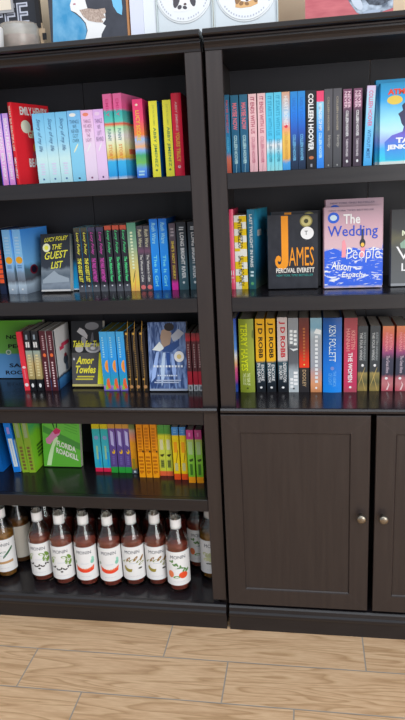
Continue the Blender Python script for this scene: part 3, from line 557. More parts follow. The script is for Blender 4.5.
B('wedding', s=M('#c9a3b2'), c=WC, hard=True, face=1, th=.028, tilt=6, t=[(R_, 'The', .33, .62, .79, .91, '#f2e4ea', dict(bold=.02)), (R_, 'Wedding', .06, .92, .6, .77, '#2b4cb4', dict(bold=.005)), (R_, 'People', .38, .96, .31, .50, '#f4eef2', dict(bold=-.01, shear=.1)), (R_, 'Alison', .12, .46, .24, .34, '#f0eef4', au(bold=.01, shear=.2, slope=-.15)), (R_, 'Espach', .30, .66, .11, .20, '#f0eef4', au(bold=.01, shear=.2)), (R_, 'NEW YORK TIMES BESTSELLER', .08, .85, .945, .965, '#6c5f72', dict(n='tagline_lettering', bold=0))],
  dc=[(R_, [(0, .03), (1, .03), (1, .46), (.85, .5), (.7, .46), (.5, .5), (.3, .46), (.15, .5), (0, .46)], SEA), (R_, ell(.16, .87, .1, .068, 24), '#2f5cc0'), (R_, ell(.16, .87, .06, .035), '#b8ccee'), (R_, [(.3, .38), (.37, .38), (.38, .52), (.35, .6), (.31, .58)], '#d98a94'), (R_, [(.62, .38), (.7, .38), (.7, .5), (.63, .5)], '#d98a94'), (R_, ell(.66, .55, .05, .055), '#2f3138'), (R_, rect(.64, .68, .6, .72), '#3a3c44'), (R_, ell(.66, .53, .03, .025), '#d9ac4a')])
DC = ramp([(0, '#5c5e60'), (.5, '#4b4d4c'), (.62, '#5d5b48'), (.75, '#3c3d3e'), (1, '#2f3034')], noise=.2, scale=3)
B('dark', s=M('#4b4d50'), c=DC, hard=True, face=1, th=.03, tilt=5, t=[(R_, 'HE', .2, .5, .66, .73, '#c8ceb4'), (R_, 'V', .1, .42, .35, .52, '#e6ebea', dict(bold=-.01)), (R_, 'L', .22, .34, .2, .3, '#d8dcdc')], dc=[(R_, [(.18, .56), (.3, .62), (.6, .58), (.6, .48), (.2, .5)], '#7f9a8a'), (R_, rect(0, 1, 0, .035), '#8a8c90')])
BK['dark']['t'] = [(R_, 'M', .22, .36, .66, .73, '#c8ceb4'), (R_, 'V', .1, .42, .35, .52, '#e6ebea', dict(bold=-.01)), (R_, 'L', .22, .34, .2, .3, '#d8dcdc')]
# ---- third shelf, left
B('normal', s=M('#3c78b4'), c=ramp([(0, '#6aa0ea'), (.41, '#5f9cec'), (.44, '#72b25a'), (1, '#66a83a')], noise=.03), face=1, th=.02, tilt=8, t=[(R_, 'NORMAL', .21, .88, .68, .75, '#151d12', dict(bold=.03)), (R_, 'PEOPLE', .24, .87, .52, .59, '#151d12', dict(bold=.03)), (R_, 'SALLY', .24, .82, .185, .255, '#141f3a', au(bold=.03)), (R_, 'ROONEY', .15, .87, .06, .13, '#141f3a', au(bold=.03))],
  dc=[(R_, ell(.24, .45, .06, .045), '#c9dcc4'), (R_, ell(.24, .45, .035, .028), '#6c9a86')])
B('red3', s=ramp([(0, '#d83a48'), (1, '#cf2f40')], noise=.1), dc=[(S_, ell(.5, .4, .35, .022), '#e8b4b8'), (S_, ell(.5, .1, .38, .03), '#e9c4c8'), (S_, rect(.35, .65, .2, .36), '#e06470')])
B('penguin', s=ramp([(0, '#1c1d22'), (.19, '#1c1d22'), (.2, '#9a8a5c'), (.45, '#b09a6a'), (.67, '#8fa098'), (.68, '#22242a'), (1, '#2a2c32')], noise=.02), t=[(S_, 'EMMA', .5, .55, .96, .84, '#98a8b0'), (S_, '1984', .5, .7, .82, .72, '#dfe4e6', dict(bold=.04))], dc=[(S_, ell(.5, .09, .2, .035), '#e8e4da')] + lines(S_, .25, .75, .24, .62, 8, '#c6b98c'))
BK['penguin']['t'] = []; BK['penguin']['dc'] += [(S_, rect(.2, .44, .73, .82), '#dfe4e6'), (S_, rect(.54, .78, .73, .82), '#dfe4e6'), (S_, rect(.3, .6, .86, .94), '#8a98a4')]
B('maroon', s=ramp([(0, '#4c2029'), (1, '#542630')], noise=.1), c=ramp([(0, '#2f5a8c'), (.16, '#4a86bc'), (.2, '#1f2d44'), (.24, '#d0dcf0'), (.6, '#dae2f0'), (1, '#e0e6f2')], noise=.1), dc=[(S_, ell(.5, .6, .25, .03), '#d8693a')] + lines(S_, .35, .65, .68, .93, 7, '#b99aa0') + lines(S_, .35, .65, .06, .5, 10, '#d0b4b8', 4) + [(R_, rect(.3, .55, .62, .68), '#d84a68'), (R_, rect(.42, .9, .66, .72), '#d84a68'), (R_, ell(.6, .42, .14, .08), '#44505c'), (R_, ell(.6, .5, .08, .03), '#8a3040'), (R_, rect(.55, .7, .24, .36), '#5c6a7c'), (R_, rect(.0, .05, 0, 1), '#2a3040')])
PH = mottled('#17171b', '#a9aaac', 4, 3, .4, .5, .62, (1, 1, 1), .6)
B('table', s=M('#2a2a2c'), c=M('#1d1c20'), face=1, th=.022, tilt=12, hard=False, t=[(R_, 'Table for Two', .06, .98, .60, .70, '#e0d040', dict(shear=.35, bold=.02)), (R_, 'Amor\nTowles', .12, .76, .2, .46, '#d8cc3c', au(shear=.3, bold=.03))],
  dc=[(R_, rect(0, 1, .53, 1), '#1b1b1f'), (R_, ell(.66, .92, .22, .06), '#707074'), (R_, [(.18, .84), (.28, .9), (.42, .86), (.52, .78), (.50, .72), (.40, .76), (.28, .8)], '#a2a1a4'), (R_, ell(.4, .68, .1, .07, rot=-.7), '#8a898c'), (R_, ell(.24, .58, .13, .06), '#a9a8aa'), (R_, ell(.68, .585, .24, .075), '#aaa9ac'), (R_, ell(.68, .585, .17, .05), '#77767a'), (R_, ell(.68, .585, .08, .026), '#b9b8ba'), (R_, [(.6, .68), (.66, .82), (.7, .82), (.72, .68)], '#5c5c62'),
      (R_, [(0, .04), (.80, .04), (.87, .515), (0, .515)], '#4c4b4c'), (R_, [(.80, .035), (.995, .035), (.995, .515), (.87, .515)], '#ecd420'), (R_, ell(.07, .42, .03, .02), '#b8b8ba')] + lines(R_, .1, .72, .09, .17, 2, '#b9ae38') + [(R_, rect(0, 1, 0, .035), '#b3a868')])
B('bluearc', s=ramp([(0, '#6a62b4'), (.08, '#9a78b8'), (.1, '#2f9c9c'), (.35, '#2a86c8'), (.6, '#2f92e0'), (1, '#49a3e0')], noise=.05), pg='#7c7838', dc=[(S_, ell(.8, .42, .42, .105, 16, PI / 2, 1.5 * PI), '#e09a44'), (S_, ell(.8, .42, .28, .07, 16, PI / 2, 1.5 * PI), '#d87f3a'), (S_, [(.35, .04), (.95, .04), (.8, .22), (.5, .2)], '#d9603c'), (S_, [(.2, .02), (.7, .02), (.4, .12)], '#8fae3c')] + lines(S_, .25, .5, .56, .92, 9, '#8cc2ea'))
B('gold', s=ramp([(0, '#2d2822'), (.1, '#332a20'), (1, '#25232a')], noise=.08), pg='#6a6662', dc=[(S_, ell(.5, .93, .4, .035, rot=.7), '#b38a3c'), (S_, ell(.35, .97, .2, .02), '#c29a48'), (S_, ell(.45, .16, .3, .03, rot=.8), '#a57c3c'), (S_, ell(.55, .07, .32, .03), '#a87d52'), (S_, ell(.3, .2, .2, .015), '#b58a44')] + lines(S_, .35, .65, .25, .85, 16, '#7f6640'))
LD = mottled('#2a4270', '#7f97c4', 5, 5, .36, .38, .66, (1, 2.2, .8), 1.2)
B('lady', s=M('#35405a'), c=LD, face=1, th=.026, tilt=8, t=[(R_, 'BOOKBINDER', .12, .9, .355, .39, '#c3cbd8'), (R_, 'AUTHOR', .2, .78, .23, .26, '#b8c2d2')],
  dc=[(R_, [(.32, .78), (.36, .88), (.5, .92), (.62, .84), (.58, .7), (.48, .6), (.36, .64)], '#9a8474'), (R_, ell(.56, .93, .13, .06), '#2a2224'), (R_, [(.6, .8), (.8, .9), (.95, .84), (.82, .76), (.66, .72)], '#a3a8b4'), (R_, [(.1, .6), (.3, .72), (.42, .62), (.3, .58)], '#cdd4e2'), (R_, [(.36, .58), (.42, .64), (.8, .74), (.82, .66), (.6, .56)], '#2b4a80'), (R_, [(.2, .56), (.28, .58), (.16, .2), (.04, .12), (.08, .3)], '#8ea6d4'), (R_, [(.38, .56), (.44, .56), (.4, .2), (.32, .06), (.3, .3)], '#a9bce0'), (R_, [(.6, .54), (.64, .54), (.72, .3), (.66, .12), (.6, .3)], '#8aa2d2'), (R_, [(.46, .56), (.56, .56), (.56, .3), (.48, .3)], '#274a88'), (R_, ell(.8, .5, .13, .08, 24), '#dcdad6'), (R_, ell(.8, .5, .06, .035), '#cdb87c'), (R_, rect(.0, 1, 0, .03), '#8f98aa')])
BK['lady']['t'] = []; BK['lady']['dc'] += [(R_, rect(.12 + .08 * i, .17 + .08 * i, .345, .375), '#c3cbd8') for i in range(10)] + [(R_, rect(.22 + .06 * i, .262 + .06 * i, .215, .235), '#b8c2d2') for i in range(9)] + lines(R_, .12, .86, .11, .17, 2, '#a3aec4')
B('redw', s=ramp([(0, '#b9bcc0'), (.1, '#b9bcc0'), (.11, '#b8283c'), (.33, '#b52c3e'), (.35, '#5c3038'), (.85, '#6a333c'), (.88, '#c43242'), (1, '#8a3a40')]), dc=[(S_, rect(.3, .7, .02, .08), '#6c7076')] + lines(S_, .35, .65, .4, .82, 10, '#b59a98'))
# ---- third shelf, right
B('pinkblue', s=ramp([(0, '#2f4f9c'), (.1, '#2a3f8c'), (.18, '#a8407c'), (.32, '#c85a80'), (.4, '#e0a878'), (.5, '#d9d4e0'), (.6, '#5a90d4'), (1, '#3f54a8')], noise=.06))
B('hayes', s=ramp([(0, '#7f8d33'), (.5, '#8f9c34'), (1, '#83903a')], noise=.12), c=M('#4c5a24'), hard=True, t=[(S_, 'TERRY HAYES', .34, .46, .94, .3, '#c9d228', au(bold=.02)), (S_, 'THE YEAR OF\nTHE LOCUST', .44, .5, .27, .1, '#cdd6a0', dict(bold=.01))], dc=[(S_, ell(.5, .06, .08, .012), '#4c5622'), (S_, [(.86, .76), (.99, .73), (.99, .86), (.9, .84)], '#5c6a24')])
def robb(top, tc, tt): return dict(s=ramp([(0, '#1d2026'), (.16, '#1e2a34'), (.3, '#2a4450'), (.41, '#2f4c58'), (.44, top), (1, top)], noise=.04), t=[(S_, 'J D ROBB', .48, .62, .95, .47, tc, au(bold=.03)), (S_, tt, .5, .74, .4, .14, '#d3dde2')], dc=[(S_, ell(.5, .065, .14, .014), '#eef0f2')])
BK['robb'] = robb('#dfa41e', '#231d14', 'ENCORE\nIN DEATH'); BK['robbr'] = robb('#b8aeac', '#b01c2c', 'DESPERATION\nIN DEATH')
B('greyb', s=ramp([(0, '#aab2b6'), (.3, '#8f989e'), (.4, '#5c6066'), (.6, '#54575c'), (.68, '#7e8388'), (1, '#85898e')], noise=.12), t=[(S_, 'DOUG\nMUSSO', .5, .74, .88, .64, '#d5dade', au(bold=.02))], dc=[(S_, [(.1, .6), (.5, .56), (.95, .58), (.9, .6), (.5, .59)], '#c3c8ca'), (S_, ell(.5, .05, .1, .012), '#3a3c40')] + [(S_, rect(.15, .45, .06 + .05 * i, .095 + .05 * i), '#e0e6e4') for i in range(3)] + [(S_, rect(.5, .9, .1 + .05 * i, .135 + .05 * i), '#e0e6e4') for i in range(4)])
BK['greyb']['t'] = [(S_, 'DOUGLAS\nRUSSO', .5, .74, .88, .64, '#d5dade', au(bold=.02))]
BK['greyb']['t'] = []; BK['greyb']['dc'] += [(S_, rect(.15, .45, .66 + .05 * i, .695 + .05 * i), '#d0d6da') for i in range(4)] + [(S_, rect(.55, .85, .64 + .055 * i, .675 + .055 * i), '#d0d6da') for i in range(4)]
B('dooley', s=ramp([(0, '#2e2c30'), (.335, '#34302f'), (.34, '#d43c22'), (.45, '#c8371f'), (.6, '#8a3526'), (.85, '#6a322c'), (1, '#5c3430')]), t=[(S_, 'DOOLEY', .5, .36, .31, .08, '#b59a78', au())], dc=lines(S_, .38, .62, .42, .88, 11, '#a8673c') + [(S_, ell(.5, .38, .08, .01), '#e8c060')])
B('sunset', s=ramp([(0, '#b57a52'), (.12, '#c88d68'), (.25, '#b08c86'), (.35, '#8c8f98'), (.7, '#8f969c'), (.8, '#9dabb2'), (.88, '#6f98ac'), (1, '#7ca0b0')], noise=.08), dc=[(S_, [(.3, .8), (.9, .78), (.95, .84), (.5, .86)], '#cfd8dc'), (S_, ell(.5, .06, .1, .015), '#f6e8d8')] + [(S_, rect(.4, .66, .13 + .055 * i, .165 + .055 * i), '#c8ccce') for i in range(12)])
B('follett', s=ramp([(0, '#1c80d8'), (.5, '#1266bc'), (.9, '#16559c'), (1, '#1a4a84')], noise=.03), hard=True, t=[(S_, 'KEN FOLLETT', .5, .36, .9, .42, '#c7d6ea', au(bold=.0)), (S_, 'THE ARMOR\nOF LIGHT', .5, .42, .29, .08, '#5a9ad8')], dc=[(S_, ell(.5, .33, .1, .025), '#6f7fb8')])
B('women', s=ramp([(0, '#9c4a58'), (.1, '#b53a5c'), (.6, '#b03c58'), (.8, '#a04a54'), (1, '#8c4248')], noise=.12), t=[(S_, 'KRISTIN\nHANNAH', .5, .68, .86, .56, '#c98a84', au()), (S_, 'THE WOMEN', .48, .34, .54, .14, '#f0e6e6', dict(bold=.02))], dc=[(S_, ell(.5, .07, .1, .015), '#f2ecec')])
B('winds', s=ramp([(0, '#6f6a3c'), (.1, '#8a7848'), (.2, '#5c5a40'), (.33, '#8c7e50'), (.35, '#3d4246'), (1, '#454a4e')], noise=.03, scale=9), t=[(S_, 'THE FOUR WINDS', .32, .28, .9, .48, '#b8bcbc'), (S_, 'KRISTIN HANNAH', .68, .26, .9, .48, '#8f9698', au())], dc=[(S_, ell(.5, .4, .13, .022), '#e8e8e4'), (S_, ell(.4, .22, .4, .014, rot=.4), '#b39a5c'), (S_, ell(.6, .12, .4, .014, rot=-.5), '#b39a5c')])
B('alone', s=ramp([(0, '#a8505c'), (.12, '#b07074'), (.2, '#a8646c'), (.26, '#3a3c4c'), (.5, '#3f4152'), (.6, '#8a4a74'), (.72, '#b85a6c'), (.88, '#c46a5a'), (1, '#c88058')], noise=.12, scale=4), t=[(S_, 'KRISTIN\nHANNAH', .55, .62, .9, .62, '#d98f92', au()), (S_, 'The Great Alone', .5, .3, .55, .28, '#b8a8b4')], dc=[(S_, ell(.4, .2, .13, .02), '#f0e4e4'), (S_, [(.4, .02), (.55, .02), (.7, .1), (.5, .16), (.6, .1)], '#dcb8b8')])
# ---- fourth shelf, left
B('blue4a', s=M('#1460a8'), c=ramp([(0, '#1a6cc0'), (.5, '#125a94'), (1, '#0f4c78')], noise=.3, scale=3), h=.2)
B('blue4', s=M('#1d7ad2'), c=ramp([(0, '#8fb0dc'), (.55, '#a9bfe0'), (.58, '#1460a8'), (1, '#1460a8')]), h=.2, dc=[(S_, rect(.2, .8, .1, .6), '#c6d2ea'), (S_, rect(.3, .7, .68, .8), '#8f86cc'), (S_, rect(.46, .54, .14, .56), '#8aa2d0')])
B('lime4', s=ramp([(0, '#86a830'), (.5, '#7f9c34'), (1, '#7a9a40')], noise=.1), c=ramp([(0, '#86c02c'), (.6, '#7cc034'), (.75, '#4aa86a'), (1, '#74bc38')], noise=.3, scale=2.5), h=.2, dc=[(S_, rect(.3, .72, .05 + .062 * i, .09 + .062 * i), '#6f5a34') for i in range(7)] + [(S_, rect(.25, .75, .62, .9), '#8a9a74')] + [(R_, rect(.35 + .0 * i, .85, .2 + .06 * i, .235 + .06 * i), '#3c6a24') for i in range(4)])
FL = ramp([(0, '#5aa436'), (.5, '#5fae3c'), (1, '#6cb448')], noise=.15, scale=3)
B('florida', s=M('#4c9a34'), c=FL, face=1, th=.02, tilt=9, h=.19, t=[(R_, 'FLORIDA', .38, .88, .38, .48, '#d3e4c8', dict(bold=.03, slope=-.35)), (R_, 'ROADKILL', .36, .94, .25, .35, '#d3e4c8', dict(bold=.03, slope=-.35))],
  dc=[(R_, [(.02, .62), (1, .3), (1, .42), (.02, .74)], '#47883a'), (R_, [(.08, .02), (.2, .02), (.3, .34), (.42, .52), (.34, .56), (.22, .36), (.14, .2)], '#b8dca4'), (R_, [(.1, .42), (.2, .4), (.32, .5), (.46, .58), (.5, .66), (.4, .68), (.26, .62), (.16, .54), (.08, .5)], '#c47aa0'), (R_, [(.28, .64), (.38, .7), (.5, .66), (.46, .6), (.34, .58)], '#b82f5c'), (R_, [(.34, .68), (.3, .8), (.22, .88), (.28, .82), (.32, .68)], '#243c20'), (R_, [(.38, .7), (.38, .82), (.34, .92), (.4, .84), (.41, .7)], '#243c20'), (R_, ell(.3, .86, .04, .01, rot=.5), '#243c20')] + [(R_, [(.6, .66 + .05 * i), (.94, .58 + .05 * i), (.94, .59 + .05 * i), (.6, .67 + .05 * i)], '#4f9638') for i in range(5)])
B('teal4', s=ramp([(0, '#c8264c'), (.075, '#c8264c'), (.08, '#2a9cb0'), (.3, '#3fa8c0'), (.85, '#2f9c9c'), (.86, '#b8a818'), (1, '#c4b41c')], interp='LINEAR'), h=.176, dc=[(S_, ell(.5, .68, .28, .04), '#7a8cb0'), (S_, rect(.35, .6, .25, .52), '#8cb48c'), (S_, rect(.6, .8, .12, .4), '#1a8ac8')])
B('purple4', s=ramp([(0, '#2c8f38'), (.11, '#2f9440'), (.12, '#57447e'), (.5, '#5c4a8c'), (.87, '#6a5090'), (.88, '#b58438'), (1, '#b88a44')]), h=.176, dc=[(S_, [(.3, .56), (.75, .52), (.75, .8), (.3, .84)], '#a9a4d0'), (S_, ell(.58, .42, .24, .045, 20), '#d8a824'), (S_, ell(.5, .44, .12, .025, 20), '#5c4a8c')] + lines(S_, .3, .7, .16, .34, 5, '#6f62a0'))
B('mixed4', s=ramp([(0, '#3c4a54'), (.08, '#4a5458'), (.12, '#a87c1c'), (.3, '#c88a18'), (.62, '#d89420'), (.72, '#c98068'), (.85, '#a89484'), (.9, '#6c7a44'), (1, '#5c6a40')], noise=.1), h=.176, dc=[(S_, rect(.2, .6, .1, .3), '#8f7c20'), (S_, rect(.3, .7, .02, .06), '#b8c4cc')])
B('orange4', s=ramp([(0, '#d89018'), (.5, '#d98f14'), (.8, '#c87c14'), (1, '#cc8418')], noise=.1), dc=lines(S_, .1, .9, .08, .42, 5, '#a8640c', 3) + lines(S_, .2, .8, .5, .95, 8, '#a8640c', 9) + [(S_, rect(.0, 1, .49, .5), '#b05c10'), (S_, ell(.92, .5, .14, .02), '#2a241c'), (S_, ell(.4, .1, .16, .025), '#b86c10')])
B('limeg4', s=ramp([(0, '#cc5c3c'), (.09, '#d0643c'), (.1, '#b8c03c'), (.5, '#bcc84c'), (.79, '#c4c430'), (.84, '#4c8a3c'), (1, '#4f9048')]), dc=[(S_, [(.1, .42), (.9, .44), (.6, .38), (.4, .38)], '#3a3c1c'), (S_, rect(.2, .75, .16, .32), '#7f8a44'), (S_, rect(.25, .75, .52, .72), '#c8cca0')] + lines(S_, .25, .7, .18, .3, 3, '#4c5424'))
B('yellow4', s=ramp([(0, '#c8481c'), (.11, '#cc501c'), (.12, '#d8b414'), (.84, '#d8bc18'), (.85, '#3f7cb4'), (1, '#4484bc')]), dc=[(S_, rect(.2, .75, .52, .72), '#d89018'), (S_, ell(.6, .42, .28, .03, rot=.6), '#6a4a1c'), (S_, rect(.2, .7, .17, .32), '#b0ac78')] + lines(S_, .25, .75, .88, .96, 2, '#6a9cc8'))
B('magenta4', s=ramp([(0, '#d88a18'), (.11, '#dc9018'), (.12, '#6ea82c'), (.5, '#7cb43c'), (.82, '#a0b45c'), (.83, '#b83c84'), (1, '#bc4488')]), dc=[(S_, [(.2, .44), (.85, .47), (.8, .42), (.4, .4)], '#2f4a18'), (S_, rect(.3, .7, .15, .36), '#3f6c24'), (S_, rect(.2, .8, .54, .78), '#9cb880'), (S_, rect(.35, .6, .88, .95), '#d48ab8')])

PB, HB = 'paperback_book', 'hardcover_book'
# key: (group or None, [label of each copy])
LAB = {
'lilac': ('lilac paperbacks at the left of the top shelf', ['lilac spine paperback, leftmost of all on the top left shelf', 'lilac spine paperback touching the big red hardcover on the top left shelf']),
'emily': (None, ['tall red hardcover turned to show its red cover, top left shelf']),
'story': ('pale blue paperbacks with script lettering', ['pale blue book with script lettering, directly right of the tall red hardcover', 'middle one of the three pale blue books with script lettering', 'pale blue book with script lettering, touching the blue book with stacked lettering']),
'never': (None, ['sky blue paperback with dark lettering stacked in rows, beside the pink one']),
'hide': (None, ['pink paperback with lettering stacked in rows, between sky blue and lavender books']),
'left': (None, ['lavender paperback with lettering stacked in rows, beside the multicoloured spines']),
'rainbow': ('tall multicoloured paperbacks', ['tall multicoloured book with pink and teal top, touching the lavender book', 'tall multicoloured book with pink and teal top, its cover showing at its right']),
'lucy': (None, ['hot pink and orange spine fading to green and blue, left of two yellow spines']),
'yellow': ('yellow spined books with blue covers', ['yellow spined book with blue cover, nearer the hot pink and orange spine', 'yellow spined book with blue cover, touching the thick crimson hardcover']),
'yours': (None, ['thick crimson hardcover with yellow lettering at the right end of top left shelf']),
'flame': (None, ['thin dark teal book with orange foot, leftmost on the top right shelf']),
'maybe': ('dark teal paperbacks with coral lettering', ['dark teal spine with coral lettering, nearer the thin orange footed book', 'dark teal spine with coral lettering, touching the pale pink spines']),
'ends': ('pale pink paperbacks', ['pale pink spine with dark rose lettering, touching the dark teal books', 'pale pink spine with dark rose lettering, touching the turquoise books']),
'starts': ('turquoise paperbacks', ['turquoise spine with white cloudy patch, touching the pale pink books', 'turquoise spine with white cloudy patch, touching the orange and blue spine']),
'heart': (None, ['spine fading from tan and blue to orange with white lettering, top right shelf']),
'ugly': ('bright blue to navy paperbacks', ['bright blue spine darkening to navy, touching the orange and blue spine', 'bright blue spine darkening to navy, touching the black spine with white capitals']),
'hoover': (None, ['black spine with very large white capitals on the top right shelf']),
'remind': (None, ['blue spine with a crimson block at its top, beside the black spine']),
'verity': ('plain charcoal paperbacks', ['charcoal spine with thin lettering, touching the crimson topped blue book', 'charcoal spine with thin lettering, touching the plum topped spines']),
'nevernever': ('dark plum topped paperbacks', ['dark spine with plum top and white lettering, touching the charcoal books', 'dark spine with plum top and white lettering, nearer the light blue leaning book']),
'without': (None, ['light blue spine with pink and navy lettering, leaning right beside the blue hardcover']),
'atmo': ('blue hardcovers showing a dark haired silhouette', ['front blue hardcover facing out with red title and dark haired silhouette', 'blue hardcover half hidden behind the one with the silhouette, top right shelf']),
'orange': (None, ['navy spine with orange capitals at the far left of the second shelf']),
'sky': ('hazy blue books with orange discs', ['hazy blue spine with orange disc, nearer the navy and orange book', 'hazy blue book with orange disc on its spine and its blue cover showing']),
'guestF': (None, ['small grey seascape paperback facing out with yellow slanted title, second left shelf']),
'guest': ('charcoal paperbacks with yellow slanted lettering', ['charcoal spine with yellow slanted lettering, beside the facing grey seascape paperback', 'charcoal spine with yellow slanted lettering, touching the magenta lettered spines']),
'paris': ('charcoal paperbacks with magenta lettering', ['charcoal spine with magenta lettering, touching the yellow lettered spines', 'charcoal spine with magenta lettering, touching the green lettered spines']),
'feast': ('charcoal paperbacks with green lettering', ['charcoal spine with green lettering, touching the magenta lettered spines', 'middle one of the three charcoal spines with green lettering', 'charcoal spine with green lettering, touching the green and yellow spine']),
'green': (None, ['spine fading from green to golden yellow on the second left shelf']),
'ruthg': ('narrow grey paperbacks with a pink dot', ['narrow grey spine with pink dot at foot, touching the green and yellow spine', 'narrow grey spine with pink dot at foot, touching the bright blue books']),
'ruthb': ('tall bright blue paperbacks', ['tall bright blue spine, touching the narrow grey spines', 'tall bright blue spine, touching the maroon spine with yellow lettering']),
'sorry': (None, ['dark maroon spine with yellow lettering and magenta foot, second left shelf']),
'river': ('slate blue paperbacks with white capitals', ['slate blue spine with white capitals, touching the maroon spine', 'slate blue spine with white capitals, at the right end against the upright']),
'pink2': (None, ['thin bright pink hardcover, leftmost on the second right shelf']),
'intermezzo': (None, ['yellow and white chequered spine on the second right shelf']),
'twilight': (None, ['dark teal book turned to show its blue green cover, beside the chequered spine']),
'james': ('charcoal hardcovers with a tall orange initial', ['front charcoal hardcover facing out with a tall orange initial and round stickers', 'charcoal hardcover tucked behind the one with the orange initial']),
'wedding': ('dusty pink hardcovers with blue waves', ['front dusty pink hardcover facing out with blue waves and blue script', 'dusty pink hardcover rising behind the one with blue waves']),
'dark': (None, ['dark grey green hardcover facing out at the right edge of the second shelf']),
'normal': (None, ['facing book with green upper half and blue lower half, third left shelf']),
'red3': (None, ['thin bright red paperback leaning left beside the green and blue facing book']),
'penguin': ('black and tan striped paperbacks', ['black and tan spine with white foot emblem, touching the thin red paperback', 'black and tan spine with white foot emblem, touching the maroon spines']),
'maroon': ('maroon paperbacks with an orange dot', ['maroon spine with orange dot, touching the black and tan spines', 'maroon spine with orange dot, its pale blue cover showing on the right']),
'table': (None, ['facing paperback with black and white photograph and yellow script, third left shelf']),
'bluearc': ('blue paperbacks with orange half discs', ['blue spine with orange half disc, beside the black and white photograph cover', 'middle one of the three blue spines with orange half discs', 'blue spine with orange half disc, touching the black and gold spines']),
'gold': ('black paperbacks with gold ornaments', ['black and gold ornamented spine, touching the blue spines with half discs', 'middle one of the three black and gold ornamented spines', 'black and gold ornamented spine, beside the facing blue dress painting']),
'lady': (None, ['facing paperback with painting of a figure in a blue dress and round sticker']),
'redw': ('thin dark red paperbacks with grey feet', ['thin dark red spine with grey foot, touching the blue dress painting', 'middle one of the three thin dark red spines with grey feet', 'thin dark red spine with grey foot, against the upright']),
'pinkblue': (None, ['very thin blue, white and pink spine at the left of the third right shelf']),
'hayes': (None, ['thick olive green hardcover with yellow green capitals, third right shelf']),
'robb': ('yellow and black thrillers with big black capitals', ['yellow and black spine with black capitals, touching the olive green hardcover', 'yellow and black spine with black capitals, touching the grey spine with red capitals']),
'robbr': (None, ['grey and black spine with big red capitals, third right shelf']),
'greyb': (None, ['grey photographic spine with white lettering, between red capitals and rust spine']),
'dooley': (None, ['rust red spine with black lower third on the third right shelf']),
'sunset': (None, ['spine fading from grey blue sky to peach, left of the thick blue hardcover']),
'follett': (None, ['very thick bright blue hardcover with white serif capitals, third right shelf']),
'women': (None, ['rose red thick spine with white lettering, touching the thick blue hardcover']),
'winds': ('short charcoal books with golden feet', ['short charcoal spine with golden patterned foot, touching the rose red book', 'short charcoal spine with golden patterned foot, touching the orange and pink spines']),
'alone': ('short orange, pink and navy paperbacks', ['short orange, pink and navy spine, touching the charcoal and gold books', 'short orange, pink and navy spine, cut by the right edge of the picture']),
'blue4a': (None, ['book showing its deep blue cover at the far left of the fourth shelf']),
'blue4': (None, ['bright blue spine with long white panel, leaning left on the fourth shelf']),
'lime4': ('lime green paperbacks leaning left', ['lime green spine leaning left, touching the bright blue spine', 'lime green spine leaning left, beside the facing green flamingo cover']),
'florida': (None, ['bright green book facing out with a pink flamingo on its cover']),
'teal4': ('teal paperbacks with yellow tops', ['teal spine with yellow top and crimson foot, next to the dark gap', 'teal spine with yellow top and crimson foot, touching the purple spines']),
'purple4': ('purple paperbacks with green feet', ['purple spine with green foot, touching the teal spines', 'middle one of the three purple spines with green feet', 'purple spine with green foot, touching the mottled orange and pink spine']),
'mixed4': (None, ['mottled pink and orange spine with dark foot, between purple and orange books']),
'orange4': ('orange paperbacks on the fourth shelf', ['plain orange spine, touching the mottled pink and orange spine', 'middle one of the three plain orange spines', 'plain orange spine, touching the pale lime spines with green tops']),
'limeg4': ('pale lime paperbacks with green tops', ['pale lime spine with green top and salmon foot, touching the orange spines', 'pale lime spine with green top and salmon foot, touching the yellow spines']),
'yellow4': ('yellow paperbacks with blue tops', ['yellow spine with blue top and red foot, touching the pale lime spines', 'yellow spine with blue top and red foot, touching the magenta topped spines']),
'magenta4': ('lime paperbacks with magenta tops', ['lime spine with magenta top and orange foot, touching the yellow spines', 'lime spine with magenta top and orange foot, rightmost on the fourth shelf']),
}
GAP = {'s': 0.0}
DEPTH = {'guest': .12, 'paris': .12, 'feast': .12, 'teal4': .105, 'purple4': .105, 'mixed4': .105, 'orange4': .105, 'limeg4': .105, 'yellow4': .105, 'magenta4': .105, 'lime4': .105, 'blue4': .105, 'blue4a': .105, 'red3': .108, 'redw': .12, 'gold': .12}
for key, (wd, hh, Y, zs, spots) in POS.items():
    k = BK[key]; grp, labs = LAB[key]
    face = k.get('face'); hard = k.get('hard', False)
    h = k.get('h', hh if not (face and len(spots) > 1) else hh)
    if face: th, d = k['th'], wd
    else: th, d = wd, k.get('d', DEPTH.get(key, 0.135))
    if key == 'normal': Y, spots, d = 0.268, [(-0.7015, 0)], 0.165
    if key == 'guestF': d, spots = .0925, [(-.4985, 0)]
    if key == 'atmo': spots, h = [(0.5125, 0), (0.504, 0)], 0.199
    if key == 'wedding': h, d = 0.216, 0.153
    if key == 'james': spots = [(0.2116, 0), (0.2196, 0)]
    pg = mottled(k['pg'], k['pg'], 30, 2, .8) if 'pg' in k else PAGES
    proto = make_book(HB if hard else PB, key, th, h, d, k['s'], k.get('c'), k.get('t', ()), k.get('dc', ()), hard, pg)
    for i, (c, lean) in enumerate(spots):
        o = proto if i == 0 else copy_tree(proto)
        if face:
            a = math.radians(k.get('tilt', 5))
            yf = Y + i * (th + 0.0025) / math.cos(a)
            o.rotation_euler = (0, -a, -PI / 2)
            o.location = (c - d / 2, yf + th * math.cos(a), zs)
            if i == 1 and key in ('atmo', 'wedding', 'james'):
                for q in o.children: q.scale = (1, 1, {'atmo': 1.06, 'wedding': 1.09, 'james': 1.035}[key])
        else:
            ln = math.radians(k.get('lean', -lean)); yw = math.radians(-k.get('yaw', 0))
            o.rotation_euler = (0, ln, yw)
            o.location = (c - th / 2, Y, zs + (th * math.sin(ln) if ln > 0 else 0))
        o['label'] = labs[i]
        if grp: o['group'] = grp
